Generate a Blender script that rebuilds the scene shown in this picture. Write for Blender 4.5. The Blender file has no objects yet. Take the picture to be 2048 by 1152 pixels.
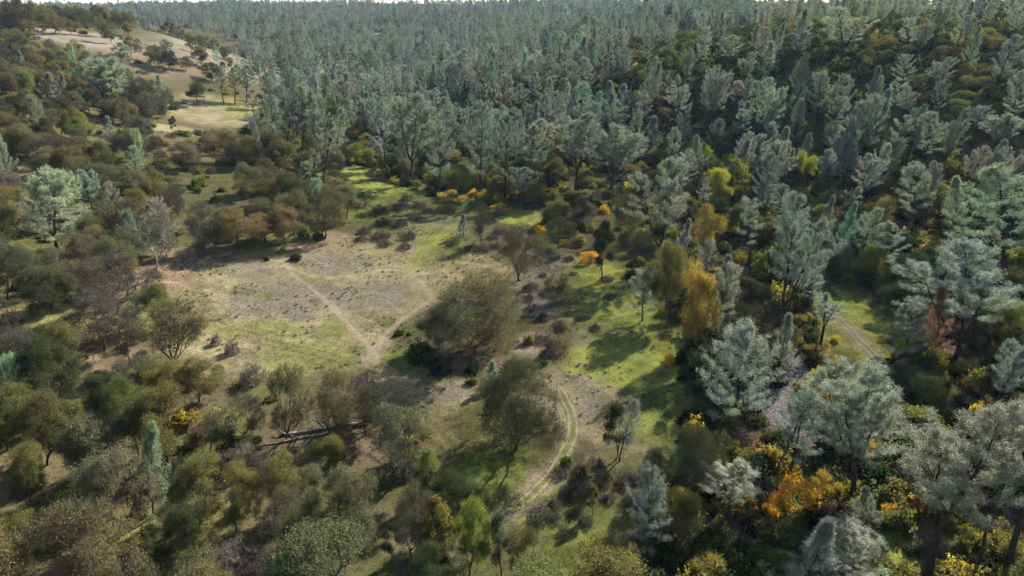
import bpy, math, random
import numpy as np
from mathutils import Vector

R = math.radians
sc = bpy.context.scene
# ---------------------------------------------------------------- camera, sky, sun, exposure
CAM_H = 50.0
PITCH = 22.2
F = 1384.0                                  # focal length in photo pixels (2048 wide)
cam_d = bpy.data.cameras.new('camera')
cam = bpy.data.objects.new('camera', cam_d)
sc.collection.objects.link(cam)
cam.location = (0, 0, CAM_H)
cam.rotation_euler = (R(90 - PITCH), 0, 0)
cam_d.sensor_width = 36.0
cam_d.lens = 36.0 * F / 2048.0
cam_d.clip_start = 0.5
cam_d.clip_end = 30000
sc.camera = cam

SUN_AZ, SUN_EL = 40.0, 33.0                 # right of the view direction, above the horizon
w = bpy.data.worlds.new('World'); sc.world = w; w.use_nodes = True
nt = w.node_tree
sky = nt.nodes.new('ShaderNodeTexSky'); sky.sky_type = 'NISHITA'
sky.sun_disc = False
sky.sun_elevation = R(SUN_EL); sky.sun_rotation = R(SUN_AZ)
sky.dust_density = 0.8; sky.air_density = 1.0
nt.links.new(sky.outputs[0], nt.nodes['Background'].inputs[0])
nt.nodes['Background'].inputs[1].default_value = 0.05
sl = bpy.data.lights.new('sun', 'SUN'); sl.energy = 5.0; sl.angle = R(0.5); sl.color = (1.0, 0.94, 0.85)
so = bpy.data.objects.new('sun', sl); sc.collection.objects.link(so)
sd = Vector((math.sin(R(SUN_AZ)) * math.cos(R(SUN_EL)), math.cos(R(SUN_AZ)) * math.cos(R(SUN_EL)), math.sin(R(SUN_EL))))
so.rotation_euler = sd.to_track_quat('Z', 'Y').to_euler()
so.location = (60, 80, 120)
vs = sc.view_settings
vs.view_transform = 'Standard'; vs.look = 'None'; vs.gamma = 1.0; vs.use_curve_mapping = False
vs.exposure = 2.72
cy = sc.cycles
cy.use_denoising = True
try:
    cy.denoiser = 'OPENIMAGEDENOISE'; cy.denoising_prefilter = 'NONE'; cy.denoising_input_passes = 'RGB_ALBEDO_NORMAL'
except Exception:
    pass
cy.max_bounces = 2; cy.diffuse_bounces = 1; cy.transmission_bounces = 2; cy.glossy_bounces = 1; cy.volume_bounces = 0
cy.transparent_max_bounces = 4
cy.caustics_reflective = cy.caustics_refractive = False
sc.render.film_transparent = False
sc.render.use_persistent_data = False

# ---------------------------------------------------------------- pixel <-> world
cp, sp_ = math.cos(R(PITCH)), math.sin(R(PITCH))
def ray(px, py):
    u = (px - 1024.0) / F; v = (py - 576.0) / F
    return np.array([u, cp - v * sp_, -(sp_ + v * cp)])
def at_D(px, py, D):
    d = ray(px, py); t = D / d[1]
    return np.array([0, 0, CAM_H]) + d * t
def project(x, y, z):
    dz = z - CAM_H
    dep = y * cp - dz * sp_
    up = y * sp_ + dz * cp
    dep = np.where(np.abs(dep) < 1e-3, 1e-3, dep)
    return 1024 + F * x / dep, 576 - F * up / dep, dep

# ---------------------------------------------------------------- noise helpers (numpy)
def hash2(ix, iy, s):
    n = (ix.astype(np.int64) * 374761393 + iy.astype(np.int64) * 668265263 + s * 974711) & 0x7fffffff
    n = ((n ^ (n >> 13)) * 1274126177) & 0x7fffffff
    n = n ^ (n >> 16)
    return (n & 0xffff) / 65535.0
def vnoise(x, y, s=0):
    x = np.asarray(x, float); y = np.asarray(y, float)
    ix = np.floor(x); iy = np.floor(y); fx = x - ix; fy = y - iy
    fx = fx * fx * (3 - 2 * fx); fy = fy * fy * (3 - 2 * fy)
    a = hash2(ix, iy, s); b = hash2(ix + 1, iy, s); c = hash2(ix, iy + 1, s); d = hash2(ix + 1, iy + 1, s)
    return (a * (1 - fx) + b * fx) * (1 - fy) + (c * (1 - fx) + d * fx) * fy
def fbm(x, y, s=0, o=4):
    t = 0; a = .5
    for k in range(o):
        t = t + a * vnoise(np.asarray(x) * 2 ** k, np.asarray(y) * 2 ** k, s + k * 7); a *= .5
    return t / (1 - .5 ** o)
def sst(a, b, x):
    t = np.clip((x - a) / (b - a), 0, 1); return t * t * (3 - 2 * t)

# ---------------------------------------------------------------- terrain: thin plate spline through surveyed points
ctrl = [(0, -300, 0), (-250, -100, 15), (250, -100, 5), (-60, 40, 0), (0, 60, 0), (60, 60, -.6), (40, 100, 0), (-40, 100, .6), (0, 150, 0),
        (30, 150, 0), (0, 200, 0), (-20, 220, 0), (-10, 300, 1), (-62, 130, 2.5), (-60, 80, 1.2), (-100, 60, 5), (-200, 100, 25),
        (70, 110, -.5), (90, 70, 1), (130, 60, 4), (150, 100, 8), (-30, 60, .3), (30, 60, 0), (0, 100, 0), (0, 125, 0), (-35, 150, .8), (300, 150, 36), (-420, 300, 34), (-300, 600, 22), (-700, 900, 30), (700, 700, 42), (900, 1500, 44), (-1200, 1600, 46)]
for (px, py, D) in [(440, 235, 300), (350, 75, 420), (402, 118, 380), (480, 190, 345), (200, 72, 380), (40, 75, 330), (100, 200, 230), (212, 229, 255),
                    (20, 330, 170), (150, 345, 175), (300, 300, 215), (450, 325, 205), (100, 490, 135), (30, 600, 105), (560, 200, 420), (690, 145, 570),
                    (600, 130, 640), (600, 80, 880), (600, 40, 1200), (300, 24, 1450), (700, 17, 1550), (1000, 17, 1550), (1000, 60, 900), (1000, 110, 560),
                    (1020, 165, 360), (1100, 103, 480), (1197, 87, 520), (1678, 127, 250), (1400, 100, 330), (1600, 60, 370), (1900, 60, 330),
                    (2000, 150, 230), (1900, 250, 195), (1600, 300, 222), (1400, 284, 235), (1250, 100, 440), (1400, 40, 640), (1800, 22, 800), (1300, 20, 1250),
                    (2048, 28, 650), (1900, 360, 172), (2040, 420, 150), (1800, 400, 170), (2000, 540, 126), (1700, 480, 145)]:
    ctrl.append(tuple(at_D(px, py, D)))
ctrl = np.array(ctrl)
_cx, _cy, _cz = ctrl[:, 0] / 200, ctrl[:, 1] / 200, ctrl[:, 2]
def _U(r2): return np.where(r2 > 1e-12, r2 * np.log(np.maximum(r2, 1e-12)), 0)
_n = len(ctrl)
_A = np.zeros((_n + 3, _n + 3))
_A[:_n, :_n] = _U((_cx[:, None] - _cx) ** 2 + (_cy[:, None] - _cy) ** 2) + np.eye(_n) * 0.03
_A[:_n, _n] = 1; _A[:_n, _n + 1] = _cx; _A[:_n, _n + 2] = _cy
_A[_n:, :_n] = _A[:_n, _n:].T
_W = np.linalg.solve(_A, np.concatenate([_cz, np.zeros(3)]))
def ground_z(x, y):
    x = np.atleast_1d(np.asarray(x, float)); y = np.atleast_1d(np.asarray(y, float))
    xc = np.clip(x, -1300, 1300); yc = np.clip(y, -300, 1700)
    X = xc.ravel() / 200; Y = yc.ravel() / 200
    z = _W[_n] + _W[_n + 1] * X + _W[_n + 2] * Y
    for k in range(_n):
        z = z + _W[k] * _U((X - _cx[k]) ** 2 + (Y - _cy[k]) ** 2)
    z = z.reshape(x.shape)
    z = np.clip(z, -2.5, 48)
    d = np.hypot(x, y - 110)
    z = z + (fbm(x / 60, y / 60, 3) - .5) * (7 * sst(150, 500, d) + 16 * sst(380, 700, d)) * sst(3500, 1700, d)
    far = sst(1500, 2200, np.hypot(x, y))
    z = z * (1 - far) + far * (30 + 16 * (fbm(x / 900, y / 900, 9) - .5) + 42 * sst(3600, 4700, y) * (fbm(x / 1500, y / 1500, 19)))
    z = z + ((fbm(x / 5, y / 5, 11) - .5) * .35 + (fbm(x / 1.9, y / 1.9, 13, 2) - .5) * .30) * sst(400, 200, d)
    return z
def gz(x, y): return float(ground_z(x, y)[0])
def at(px, py):
    """point of the ground seen at a photo pixel"""
    d = ray(px, py)
    D = np.exp(np.linspace(math.log(36), math.log(2200), 420))
    P = np.array([0, 0, CAM_H]) + d[None, :] * (D / d[1])[:, None]
    diff = P[:, 2] - ground_z(P[:, 0], P[:, 1])
    k = np.argmax(diff < 0) if (diff < 0).any() else len(D) - 1
    k = max(k, 1)
    a, b = D[k - 1], D[k]
    for _ in range(14):
        m = (a + b) / 2; p = np.array([0, 0, CAM_H]) + d * (m / d[1])
        if p[2] - gz(p[0], p[1]) < 0: b = m
        else: a = m
    p = np.array([0, 0, CAM_H]) + d * (b / d[1])
    p[2] = gz(p[0], p[1])
    return p

# ---------------------------------------------------------------- mesh helper
def mk(name, V, T, mats, mi=None, lv=None, col=None):
    V = np.asarray(V, np.float32); T = np.asarray(T, np.int32)
    me = bpy.data.meshes.new(name)
    me.vertices.add(len(V)); me.vertices.foreach_set('co', V.ravel())
    me.loops.add(T.size); me.loops.foreach_set('vertex_index', T.ravel())
    k = T.shape[1]
    me.polygons.add(len(T)); me.polygons.foreach_set('loop_start', np.arange(0, T.size, k, dtype=np.int32))
    for m in mats: me.materials.append(m)
    if mi is not None: me.polygons.foreach_set('material_index', np.asarray(mi, np.int32))
    if lv is not None:
        a = me.attributes.new('lv', 'FLOAT', 'FACE'); a.data.foreach_set('value', np.asarray(lv, np.float32))
    if col is not None:
        a = me.attributes.new('gcol', 'FLOAT_COLOR', 'POINT')
        a.data.foreach_set('color', np.concatenate([col, np.ones((len(col), 1))], 1).astype(np.float32).ravel())
    me.update(); me.validate()
    return me
def link(name, me, parent=None):
    o = bpy.data.objects.new(name, me); sc.collection.objects.link(o)
    if parent: o.parent = parent
    return o

# ---------------------------------------------------------------- materials
def nodes(name):
    m = bpy.data.materials.new(name); m.use_nodes = True
    t = m.node_tree; t.nodes.clear()
    return m, t, t.nodes.new('ShaderNodeOutputMaterial')
def foliage(name, trans=.45, gloss=.06, spread=.5, boost=1.0, vary=.2, per_point=False):
    m, t, out = nodes(name)
    N, L = t.nodes, t.links
    oi = N.new('ShaderNodeObjectInfo')
    at_ = N.new('ShaderNodeAttribute'); at_.attribute_name = 'lv'
    mr = N.new('ShaderNodeMapRange'); L.new(at_.outputs['Fac'], mr.inputs[0])
    mr.inputs[3].default_value = 1 - spread; mr.inputs[4].default_value = 1 + spread
    hs = N.new('ShaderNodeHueSaturation')
    if per_point:
        ia = N.new('ShaderNodeAttribute'); ia.attribute_type = 'INSTANCER'; ia.attribute_name = 'gcol'; L.new(ia.outputs['Color'], hs.inputs['Color'])
    else:
        L.new(oi.outputs['Color'], hs.inputs['Color'])
    h = N.new('ShaderNodeMapRange'); L.new(at_.outputs['Fac'], h.inputs[0]); h.inputs[3].default_value = .475; h.inputs[4].default_value = .525
    L.new(h.outputs[0], hs.inputs['Hue'])
    v = N.new('ShaderNodeMath'); v.operation = 'MULTIPLY'; L.new(mr.outputs[0], v.inputs[0])
    r = N.new('ShaderNodeMapRange'); L.new(oi.outputs['Random'], r.inputs[0]); r.inputs[3].default_value = (1 - vary) * boost; r.inputs[4].default_value = (1 + vary) * boost
    L.new(r.outputs[0], v.inputs[1]); L.new(v.outputs[0], hs.inputs['Value'])
    d = N.new('ShaderNodeBsdfDiffuse'); L.new(hs.outputs[0], d.inputs[0])
    tr = N.new('ShaderNodeBsdfTranslucent'); L.new(hs.outputs[0], tr.inputs[0])
    mx = N.new('ShaderNodeMixShader'); mx.inputs[0].default_value = trans
    L.new(d.outputs[0], mx.inputs[1]); L.new(tr.outputs[0], mx.inputs[2])
    g = N.new('ShaderNodeBsdfGlossy'); g.inputs['Roughness'].default_value = .65
    m2 = N.new('ShaderNodeMixShader'); m2.inputs[0].default_value = gloss
    L.new(mx.outputs[0], m2.inputs[1]); L.new(g.outputs[0], m2.inputs[2])
    L.new(m2.outputs[0], out.inputs[0])
    return m
def bark(name, c1, c2, scale=6.0):
    m, t, out = nodes(name); N, L = t.nodes, t.links
    tc = N.new('ShaderNodeTexCoord'); no = N.new('ShaderNodeTexNoise'); no.inputs['Scale'].default_value = scale; no.inputs['Detail'].default_value = 3
    mp = N.new('ShaderNodeMapping'); mp.inputs['Scale'].default_value = (1, 1, .3)
    L.new(tc.outputs['Object'], mp.inputs[0]); L.new(mp.outputs[0], no.inputs['Vector'])
    cr = N.new('ShaderNodeValToRGB'); cr.color_ramp.elements[0].color = (*c1, 1); cr.color_ramp.elements[1].color = (*c2, 1)
    cr.color_ramp.elements[0].position = .35; cr.color_ramp.elements[1].position = .7
    L.new(no.outputs[0], cr.inputs[0])
    d = N.new('ShaderNodeBsdfDiffuse'); L.new(cr.outputs[0], d.inputs[0]); d.inputs['Roughness'].default_value = .8
    L.new(d.outputs[0], out.inputs[0])
    return m
M_pine = foliage('pine_needles', .28, .03, .35)
M_leaf = foliage('oak_leaves', .36, .0, .32)
FAR_MAT = {M_pine: foliage('pine_needles_of_the_forest', .30, .03, .35, vary=.32, per_point=True), M_leaf: foliage('leaves_of_the_woodland', .34, .0, .4, per_point=True)}
M_barkp = bark('pine_bark', (.016, .013, .012), (.055, .044, .037))
M_barko = bark('oak_bark', (.035, .03, .026), (.11, .095, .08))
M_barkw = bark('pale_oak_bark', (.16, .14, .12), (.42, .39, .34))
M_twig = bark('grey_twigs', (.05, .042, .035), (.11, .093, .076), 3)
M_brush = bark('brown_brush_twigs', (.04, .033, .03), (.11, .09, .078), 3)

# ---------------------------------------------------------------- tree growing
def tubes(p0, p1, r0, r1, ns):
    """frustums, one for each segment"""
    p0 = np.asarray(p0, float); p1 = np.asarray(p1, float); n = len(p0)
    if n == 0: return np.zeros((0, 3)), np.zeros((0, 3), int)
    d = p1 - p0; ln = np.linalg.norm(d, axis=1, keepdims=True) + 1e-9; d = d / ln
    p1 = p1 + d * np.minimum(np.asarray(r1)[:, None] * .4, ln * .2)
    up = np.where(np.abs(d[:, 2:3]) > .9, np.array([[1., 0, 0]]), np.array([[0, 0, 1.]]))
    a = np.cross(d, up); a /= np.linalg.norm(a, axis=1, keepdims=True) + 1e-9
    b = np.cross(d, a)
    th = np.arange(ns) * 2 * math.pi / ns
    ring = a[:, None, :] * np.cos(th)[None, :, None] + b[:, None, :] * np.sin(th)[None, :, None]
    A = p0[:, None, :] + ring * np.asarray(r0)[:, None, None]
    B = p1[:, None, :] + ring * np.asarray(r1)[:, None, None]
    V = np.concatenate([A, B], 1).reshape(-1, 3)
    k = np.arange(ns); k2 = (k + 1) % ns
    q = np.concatenate([np.stack([k, k2, k2 + ns], 1), np.stack([k, k2 + ns, k + ns], 1)])
    T = (q[None] + (np.arange(n) * 2 * ns)[:, None, None]).reshape(-1, 3)
    return V, T
def merge(parts):
    Vs, Ts, o = [], [], 0
    for V, T in parts:
        Vs.append(V); Ts.append(T + o); o += len(V)
    return np.concatenate(Vs), np.concatenate(Ts)
def unit(v): return v / (np.linalg.norm(v, axis=-1, keepdims=True) + 1e-9)
def blades(rng, base, direc, length, width):
    """one slim triangle for each base point"""
    n = len(base)
    s = unit(np.cross(direc, rng.normal(size=(n, 3))))
    V = np.stack([base - s * width[:, None] / 2, base + s * width[:, None] / 2, base + direc * length[:, None]], 1).reshape(-1, 3)
    return V, np.arange(3 * n).reshape(-1, 3)
def leaves(rng, cen, size):
    n = len(cen)
    nrm = unit(rng.normal(size=(n, 3)) + np.array([0, 0, .5]))
    a = unit(np.cross(nrm, rng.normal(size=(n, 3)))); b = np.cross(nrm, a)
    s = size[:, None]
    V = np.stack([cen - a * s * .55, cen + a * s * .6, cen + b * s * .95], 1).reshape(-1, 3)
    return V, np.arange(3 * n).reshape(-1, 3)
def mst(stem, stem_par, pts, bf):
    """grow a tree through the points: cheapest connection plus a share of the path back to the root"""
    P = list(map(np.asarray, stem)); par = list(stem_par); pl = [0.0]
    for i in range(1, len(P)): pl.append(pl[par[i]] + np.linalg.norm(P[i] - P[par[i]]))
    n = len(pts); best = np.full(n, 1e9); bp = np.zeros(n, int); todo = np.ones(n, bool)
    def upd(i):
        d = np.linalg.norm(pts - P[i], axis=1); c = d + bf * pl[i] + np.where(pts[:, 2] < P[i][2] - .3, .5 * d, 0)
        k = todo & (c < best); best[k] = c[k]; bp[k] = i
    for i in range(len(P)): upd(i)
    for _ in range(n):
        j = int(np.argmin(np.where(todo, best, 1e9))); todo[j] = False
        q = bp[j]; P.append(pts[j]); par.append(q); pl.append(pl[q] + np.linalg.norm(pts[j] - P[q]))
        upd(len(P) - 1)
    return np.array(P), np.array(par)
def radii(par, tip, p=2.3):
    n = len(par); acc = np.zeros(n); r = np.zeros(n)
    ch = np.zeros(n, int)
    for i in range(1, n): ch[par[i]] += 1
    order = sorted(range(n), key=lambda i: -i)
    for i in order:
        r[i] = acc[i] ** (1 / p) if acc[i] > 0 else tip
        if i > 0: acc[par[i]] += r[i] ** p
    return r, ch

PROTO = {}
class Proto:
    pass
def wood_parts(P, par, r, nstem, nlimb):
    """split the wood into the trunk and its largest limbs"""
    n = len(P); owner = np.full(n, -1)
    cand = [i for i in range(nstem, n) if par[i] < nstem and r[i] > .045]
    cand.sort(key=lambda i: -r[i]); cand = cand[:nlimb]
    for k, i in enumerate(cand): owner[i] = k
    for i in range(nstem, n):
        if owner[i] < 0 and par[i] >= nstem: owner[i] = owner[par[i]]
    return owner, len(cand)
def seg_mesh(P, par, r, sel, thr=.0):
    out = []
    for lo, hi, ns in ((.07, 9, 7), (.03, .07, 4), (thr, .03, 3)):
        k = sel & (r >= lo) & (r < hi); k[0] = False
        i = np.nonzero(k)[0]
        if len(i) == 0: continue
        q = par[i]
        out.append(tubes(P[q], P[i], np.minimum(r[q], r[i] * 1.35), r[i], ns))
    if not out: out = [(np.zeros((0, 3)), np.zeros((0, 3), int))]
    return merge(out)
def finish(key, P, par, r, nstem, nlimb, crown, mats_crown, mi, lv, bark_m, h, rad, far_keep=.33):
    """store the meshes of a prototype: trunk, limbs, all wood in one, crown; and a lighter one for the far woods"""
    pr = Proto(); cv_ = np.asarray(crown[0]); pr.h = float(np.percentile(cv_[:, 2], 99.7)); pr.rad = float(np.percentile(np.hypot(cv_[:, 0], cv_[:, 1]), 96))
    owner, nl = wood_parts(P, par, r, nstem, nlimb)
    V, T = seg_mesh(P, par, r, owner < 0); pr.trunk = mk('trunk', V, T, [bark_m])
    pr.limbs = []
    for k in range(nl):
        V, T = seg_mesh(P, par, r, owner == k)
        if len(T): pr.limbs.append(mk('limb', V, T, [bark_m]))
    Vw, Tw = seg_mesh(P, par, r, np.ones(len(P), bool)); pr.wood = mk('trunk', Vw, Tw, [bark_m])
    V, T = crown
    pr.crown = mk('crown', V, T, mats_crown, mi, lv)
    rng = np.random.default_rng(5)
    keep = rng.random(len(T)) < far_keep
    c = V.reshape(-1, 3, 3)[keep]; m = c.mean(1, keepdims=True); c = m + (c - m) * (far_keep ** -.5 * .92)
    Vf, Tf = seg_mesh(P, par, r, r > .04)
    VV, TT = merge([(Vf, Tf), (c.reshape(-1, 3), np.arange(3 * len(c)).reshape(-1, 3))])
    pr.far = mk('far', VV, TT, [bark_m] + [FAR_MAT.get(m_, m_) for m_ in mats_crown], np.concatenate([np.zeros(len(Tf), int), np.asarray(mi)[keep] + 1]),
                np.concatenate([np.zeros(len(Tf)), np.asarray(lv)[keep]]))
    PROTO.setdefault(key, []).append(pr)

def oak(key, seed, h=8.5, rad=4.6, n=620, leaf=14, twig=4, leaf_s=.17, stems=1, base=.24, vase=0.0, bark_m=None, bf=.3, lobes=14, low=None):
    rng = np.random.default_rng(seed)
    cb_ = max(.08, base - .1) if low is None else low; cz = h * (cb_ + (1 - cb_) * .5); rz = h * (1 - cb_) * .5
    # lumpy crown: points in a union of lobes
    th = rng.uniform(0, 2 * math.pi, lobes) + np.arange(lobes) * 2.4; ph = np.linspace(-.8 if low is None else -1, 1, lobes) + rng.uniform(-.12, .12, lobes)
    hr = np.sqrt(np.clip(1 - np.clip(ph, -1, 1) ** 2, .05, 1))
    sk_ = rng.uniform(.42, .88, lobes)
    lc = np.stack([np.cos(th) * hr * rad * sk_, np.sin(th) * hr * rad * sk_, cz + ph * rz * .68], 1)
    lr = rng.uniform(.2, .44, lobes) * min(rad, rz * 1.2)
    k = rng.integers(0, lobes, n * 3)
    d = unit(rng.normal(size=(n * 3, 3))); rr = rng.uniform(.3, 1, n * 3) ** .4
    pts = lc[k] + d * (lr[k] * rr)[:, None] * np.array([1, 1, .8])
    pts = pts[(pts[:, 2] > h * cb_) & (pts[:, 2] < h * 1.04)][:n]
    # stems
    st, sp = [np.array([0, 0, -.35])], [-1]
    st.append(np.array([0, 0, h * base * .35 + .2])); sp.append(0)
    for s in range(stems):
        a = rng.uniform(0, 6.28) + s * 6.28 / stems
        q = 1
        for j in range(1, 4):
            off = np.array([math.cos(a), math.sin(a), 0]) * (rad * (.05 + vase) * j * (1 if stems > 1 else .5))
            st.append(np.array([0, 0, h * base * (.35 + .3 * j) + .2]) + off + rng.normal(0, .1, 3) * [1, 1, 0]); sp.append(q); q = len(st) - 1
    P, par = mst(st, sp, pts, bf)
    r, ch = radii(par, .013)
    r[0] *= 1.25
    tips = np.nonzero((r < .022))[0]; tips = tips[tips >= len(st)]
    parts, mi, lv = [], [], []
    # per-clump shade so that light and dark clumps read
    if twig:
        b = np.repeat(P[tips], twig, 0); dd = unit(np.repeat(unit(P[tips] - P[par[tips]]), twig, 0) + rng.normal(size=b.shape) * .75 + [0, 0, .15])
        L = rng.uniform(.35, .95, len(b)); V, T = blades(rng, b, dd, L, np.full(len(b), .028))
        parts.append((V, T)); mi += [1] * len(T); lv += list(rng.random(len(T)))
        b2 = np.repeat(b + dd * (L * rng.uniform(.3, .8, len(b)))[:, None], 2, 0); d2 = unit(np.repeat(dd, 2, 0) + rng.normal(size=b2.shape) * .8)
        V, T = blades(rng, b2, d2, rng.uniform(.2, .5, len(b2)), np.full(len(b2), .02)); parts.append((V, T)); mi += [1] * len(T); lv += list(rng.random(len(T)))
    if leaf:
        c = np.repeat(P[tips], leaf, 0); cl = np.repeat(rng.random(len(tips)), leaf)
        c = c + rng.normal(size=c.shape) * .25 * np.array([1.15, 1.15, .8])
        s = leaf_s * rng.uniform(.6, 1.35, len(c))
        V, T = leaves(rng, c, s); parts.append((V, T)); mi += [0] * len(T); lv += list(np.clip(.55 * cl + .45 * rng.random(len(T)), 0, 1))
    crown = merge(parts)
    finish(key, P, par, r, len(st), 6, crown, [M_leaf, M_twig], mi, lv, bark_m or M_barko, h, rad)

def pine(key, seed, h=18.0, rad=3.2, leaders=1, fork=.35, cb=.35, shape='oval', step=.42, needles=24, dens=1.0, spread=.5, up=.6, rough=.25, nl=.26, stubs=4):
    rng = np.random.default_rng(seed)
    P = [np.array([0, 0, -.4])]; par = [-1]; rr = [0.0]
    R0 = h * .0135 + .03
    def add(p, q, r): P.append(np.asarray(p, float)); par.append(q); rr.append(r); return len(P) - 1
    rr[0] = R0 * 1.25
    tuft_p, tuft_d, tuft_c = [], [], []
    stem_ix = {0}
    lead_paths = []
    wob = rng.normal(0, .012 * h, (2, 2))
    # common stem
    q = 0; nst = 6
    fz = h * (fork if leaders > 1 else 0.0)
    def wobble(t): return np.array([wob[0, 0] * math.sin(3 * t) + wob[1, 0] * t * t, wob[0, 1] * math.sin(3 * t + 1) + wob[1, 1] * t * t, 0])
    if leaders > 1:
        for j in range(1, nst + 1):
            t = j / nst * fork; q = add(wobble(t) + [0, 0, h * t], q, R0 * (1 - .35 * t / fork)); stem_ix.add(q)
    root = q
    a0 = rng.uniform(0, 6.28)
    for l in range(leaders):
        a = a0 + l * 6.283 / leaders + rng.normal(0, .3)
        top = h * (1 if l == 0 else rng.uniform(.78, .98)); out = 0 if leaders == 1 else rad * spread * rng.uniform(.7, 1.15)
        if leaders > 1 and l == 0: out *= .5
        r_l = R0 if leaders == 1 else R0 * .62
        m = 14; path = []; q = root
        z0 = h * (fork if leaders > 1 else 0)
        for j in range(1, m + 1):
            t = j / m; z = z0 + (top - z0) * t
            o = out * (t ** .65)
            p = wobble(z / h) + [math.cos(a) * o, math.sin(a) * o, z] + rng.normal(0, .004 * h, 3) * [1, 1, 0]
            q = add(p, q, max(r_l * (1 - t) ** .85, .018)); path.append(q)
            if leaders == 1 or t < .01: stem_ix.add(q)
        lead_paths.append((path, a, out))
    for path, la, lout in lead_paths:
        pz = np.array([P[i] for i in path]); zt = pz[-1, 2]; zb = max(h * cb, pz[0, 2] if leaders > 1 else 0)
        z = zb; ang = rng.uniform(0, 6.28)
        rl = rad * (1.0 if leaders == 1 else .62)
        while z < zt - .15:
            t = (z - zb) / (zt - zb)
            if shape == 'cone': env = (1 - t) ** .8 * .98 + .05
            elif shape == 'oval': env = (math.sin(math.pi * min(1, .16 + .84 * t) ** .9) ** .6) * .95 + .08
            else: env = .45 + .55 * math.sin(math.pi * t ** .8) if t < .85 else .45 * (1 - t) / .15 + .18      # broad rounded top
            ang += 2.4 + rng.normal(0, .25)
            L = rl * env * rng.uniform(1 - rough * 1.3, 1 + rough)
            if leaders > 1 and math.cos(ang - la) < -.2: L *= .55
            if rng.random() > dens: z += step * .6; continue
            x = np.interp(z, pz[:, 2], pz[:, 0]); y = np.interp(z, pz[:, 2], pz[:, 1])
            near = path[int(np.argmin(np.abs(pz[:, 2] - z)))]
            e0 = -.1 + up * t * 1.1 + rng.normal(0, .12); e1 = e0 + .55 + .3 * rng.random()
            q = add([x, y, z], near, .0); P_q = P[q]; rr[q] = max(.012 + L * .012, .015)
            hd = np.array([math.cos(ang), math.sin(ang), 0]); pos = np.array([x, y, z])
            ns = 5
            for j in range(1, ns + 1):
                e = e0 + (e1 - e0) * (j / ns) ** 1.5
                pos = pos + (hd * math.cos(e) + np.array([0, 0, math.sin(e)])) * L / ns + rng.normal(0, .03 * L, 3)
                q = add(pos, q, max((.014 + L * .010) * (1 - j / (ns + 1)), .010))
                dirn = hd * math.cos(e) + np.array([0, 0, math.sin(e)])
                if j >= 2 or L < .9:
                    sh = rng.random()
                    nside = 3 + (L > .8) + 2 * (L > 1.6) + (L > 2.4)
                    for s in range(nside):
                        sd_ = unit(dirn + np.cross(dirn, [0, 0, 1]) * rng.normal(0, .9) + np.array([0, 0, rng.uniform(-.1, .7)]))
                        tp = pos + sd_ * rng.uniform(.08, .30 * L + .22) + rng.normal(0, .08, 3)
                        tuft_p.append(tp); tuft_d.append(sd_); tuft_c.append(sh)
                    if j == ns: tuft_p.append(pos + dirn * .1); tuft_d.append(dirn); tuft_c.append(sh)
            z += step * rng.uniform(.6, 1.4) * (.7 + .6 * (1 - t))
        tuft_p.append(pz[-1]); tuft_d.append(np.array([0, 0, 1.])); tuft_c.append(.8)
    # dead stubs below the crown
    for s in range(stubs):
        z = h * rng.uniform(.12, max(cb, .2)); a = rng.uniform(0, 6.28); L = rng.uniform(.6, 1.8)
        i = int(np.argmin([abs(p[2] - z) for p in P[:max(nst + 1, 15)]])); b = P[i].copy()
        q = add(b + [0, 0, .01], i, .03)
        add(b + [math.cos(a) * L, math.sin(a) * L, L * rng.uniform(-.2, .4)], q, .014)
    P = np.array(P); par = np.array(par); rr = np.array(rr)
    tp = np.array(tuft_p); td = np.array(tuft_d); tcv = np.array(tuft_c)
    c = np.repeat(tp, needles, 0); d0 = np.repeat(td, needles, 0); cv = np.repeat(tcv, needles)
    dd = unit(unit(rng.normal(size=c.shape)) + d0 * .45 + [0, 0, .25])
    ln = nl * rng.uniform(.65, 1.25, len(c))
    c = c + rng.normal(size=c.shape) * .15
    V, T = blades(rng, c, dd, ln, np.full(len(c), .046))
    lv = np.clip(.5 * cv + .5 * rng.random(len(c)), 0, 1)
    # order for the limb split: stem nodes first
    ns_ = len(stem_ix); order = sorted(stem_ix) + [i for i in range(len(P)) if i not in stem_ix]
    inv = np.zeros(len(P), int); inv[order] = np.arange(len(P))
    P2 = P[order]; r2 = rr[order]; par2 = np.array([inv[par[i]] if par[i] >= 0 else -1 for i in order])
    finish(key, P2, par2, r2, ns_, 6 if leaders > 1 else 5, (V, T), [M_pine], [0] * len(T), lv, M_barkp, h, rad, far_keep=.5)

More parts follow.
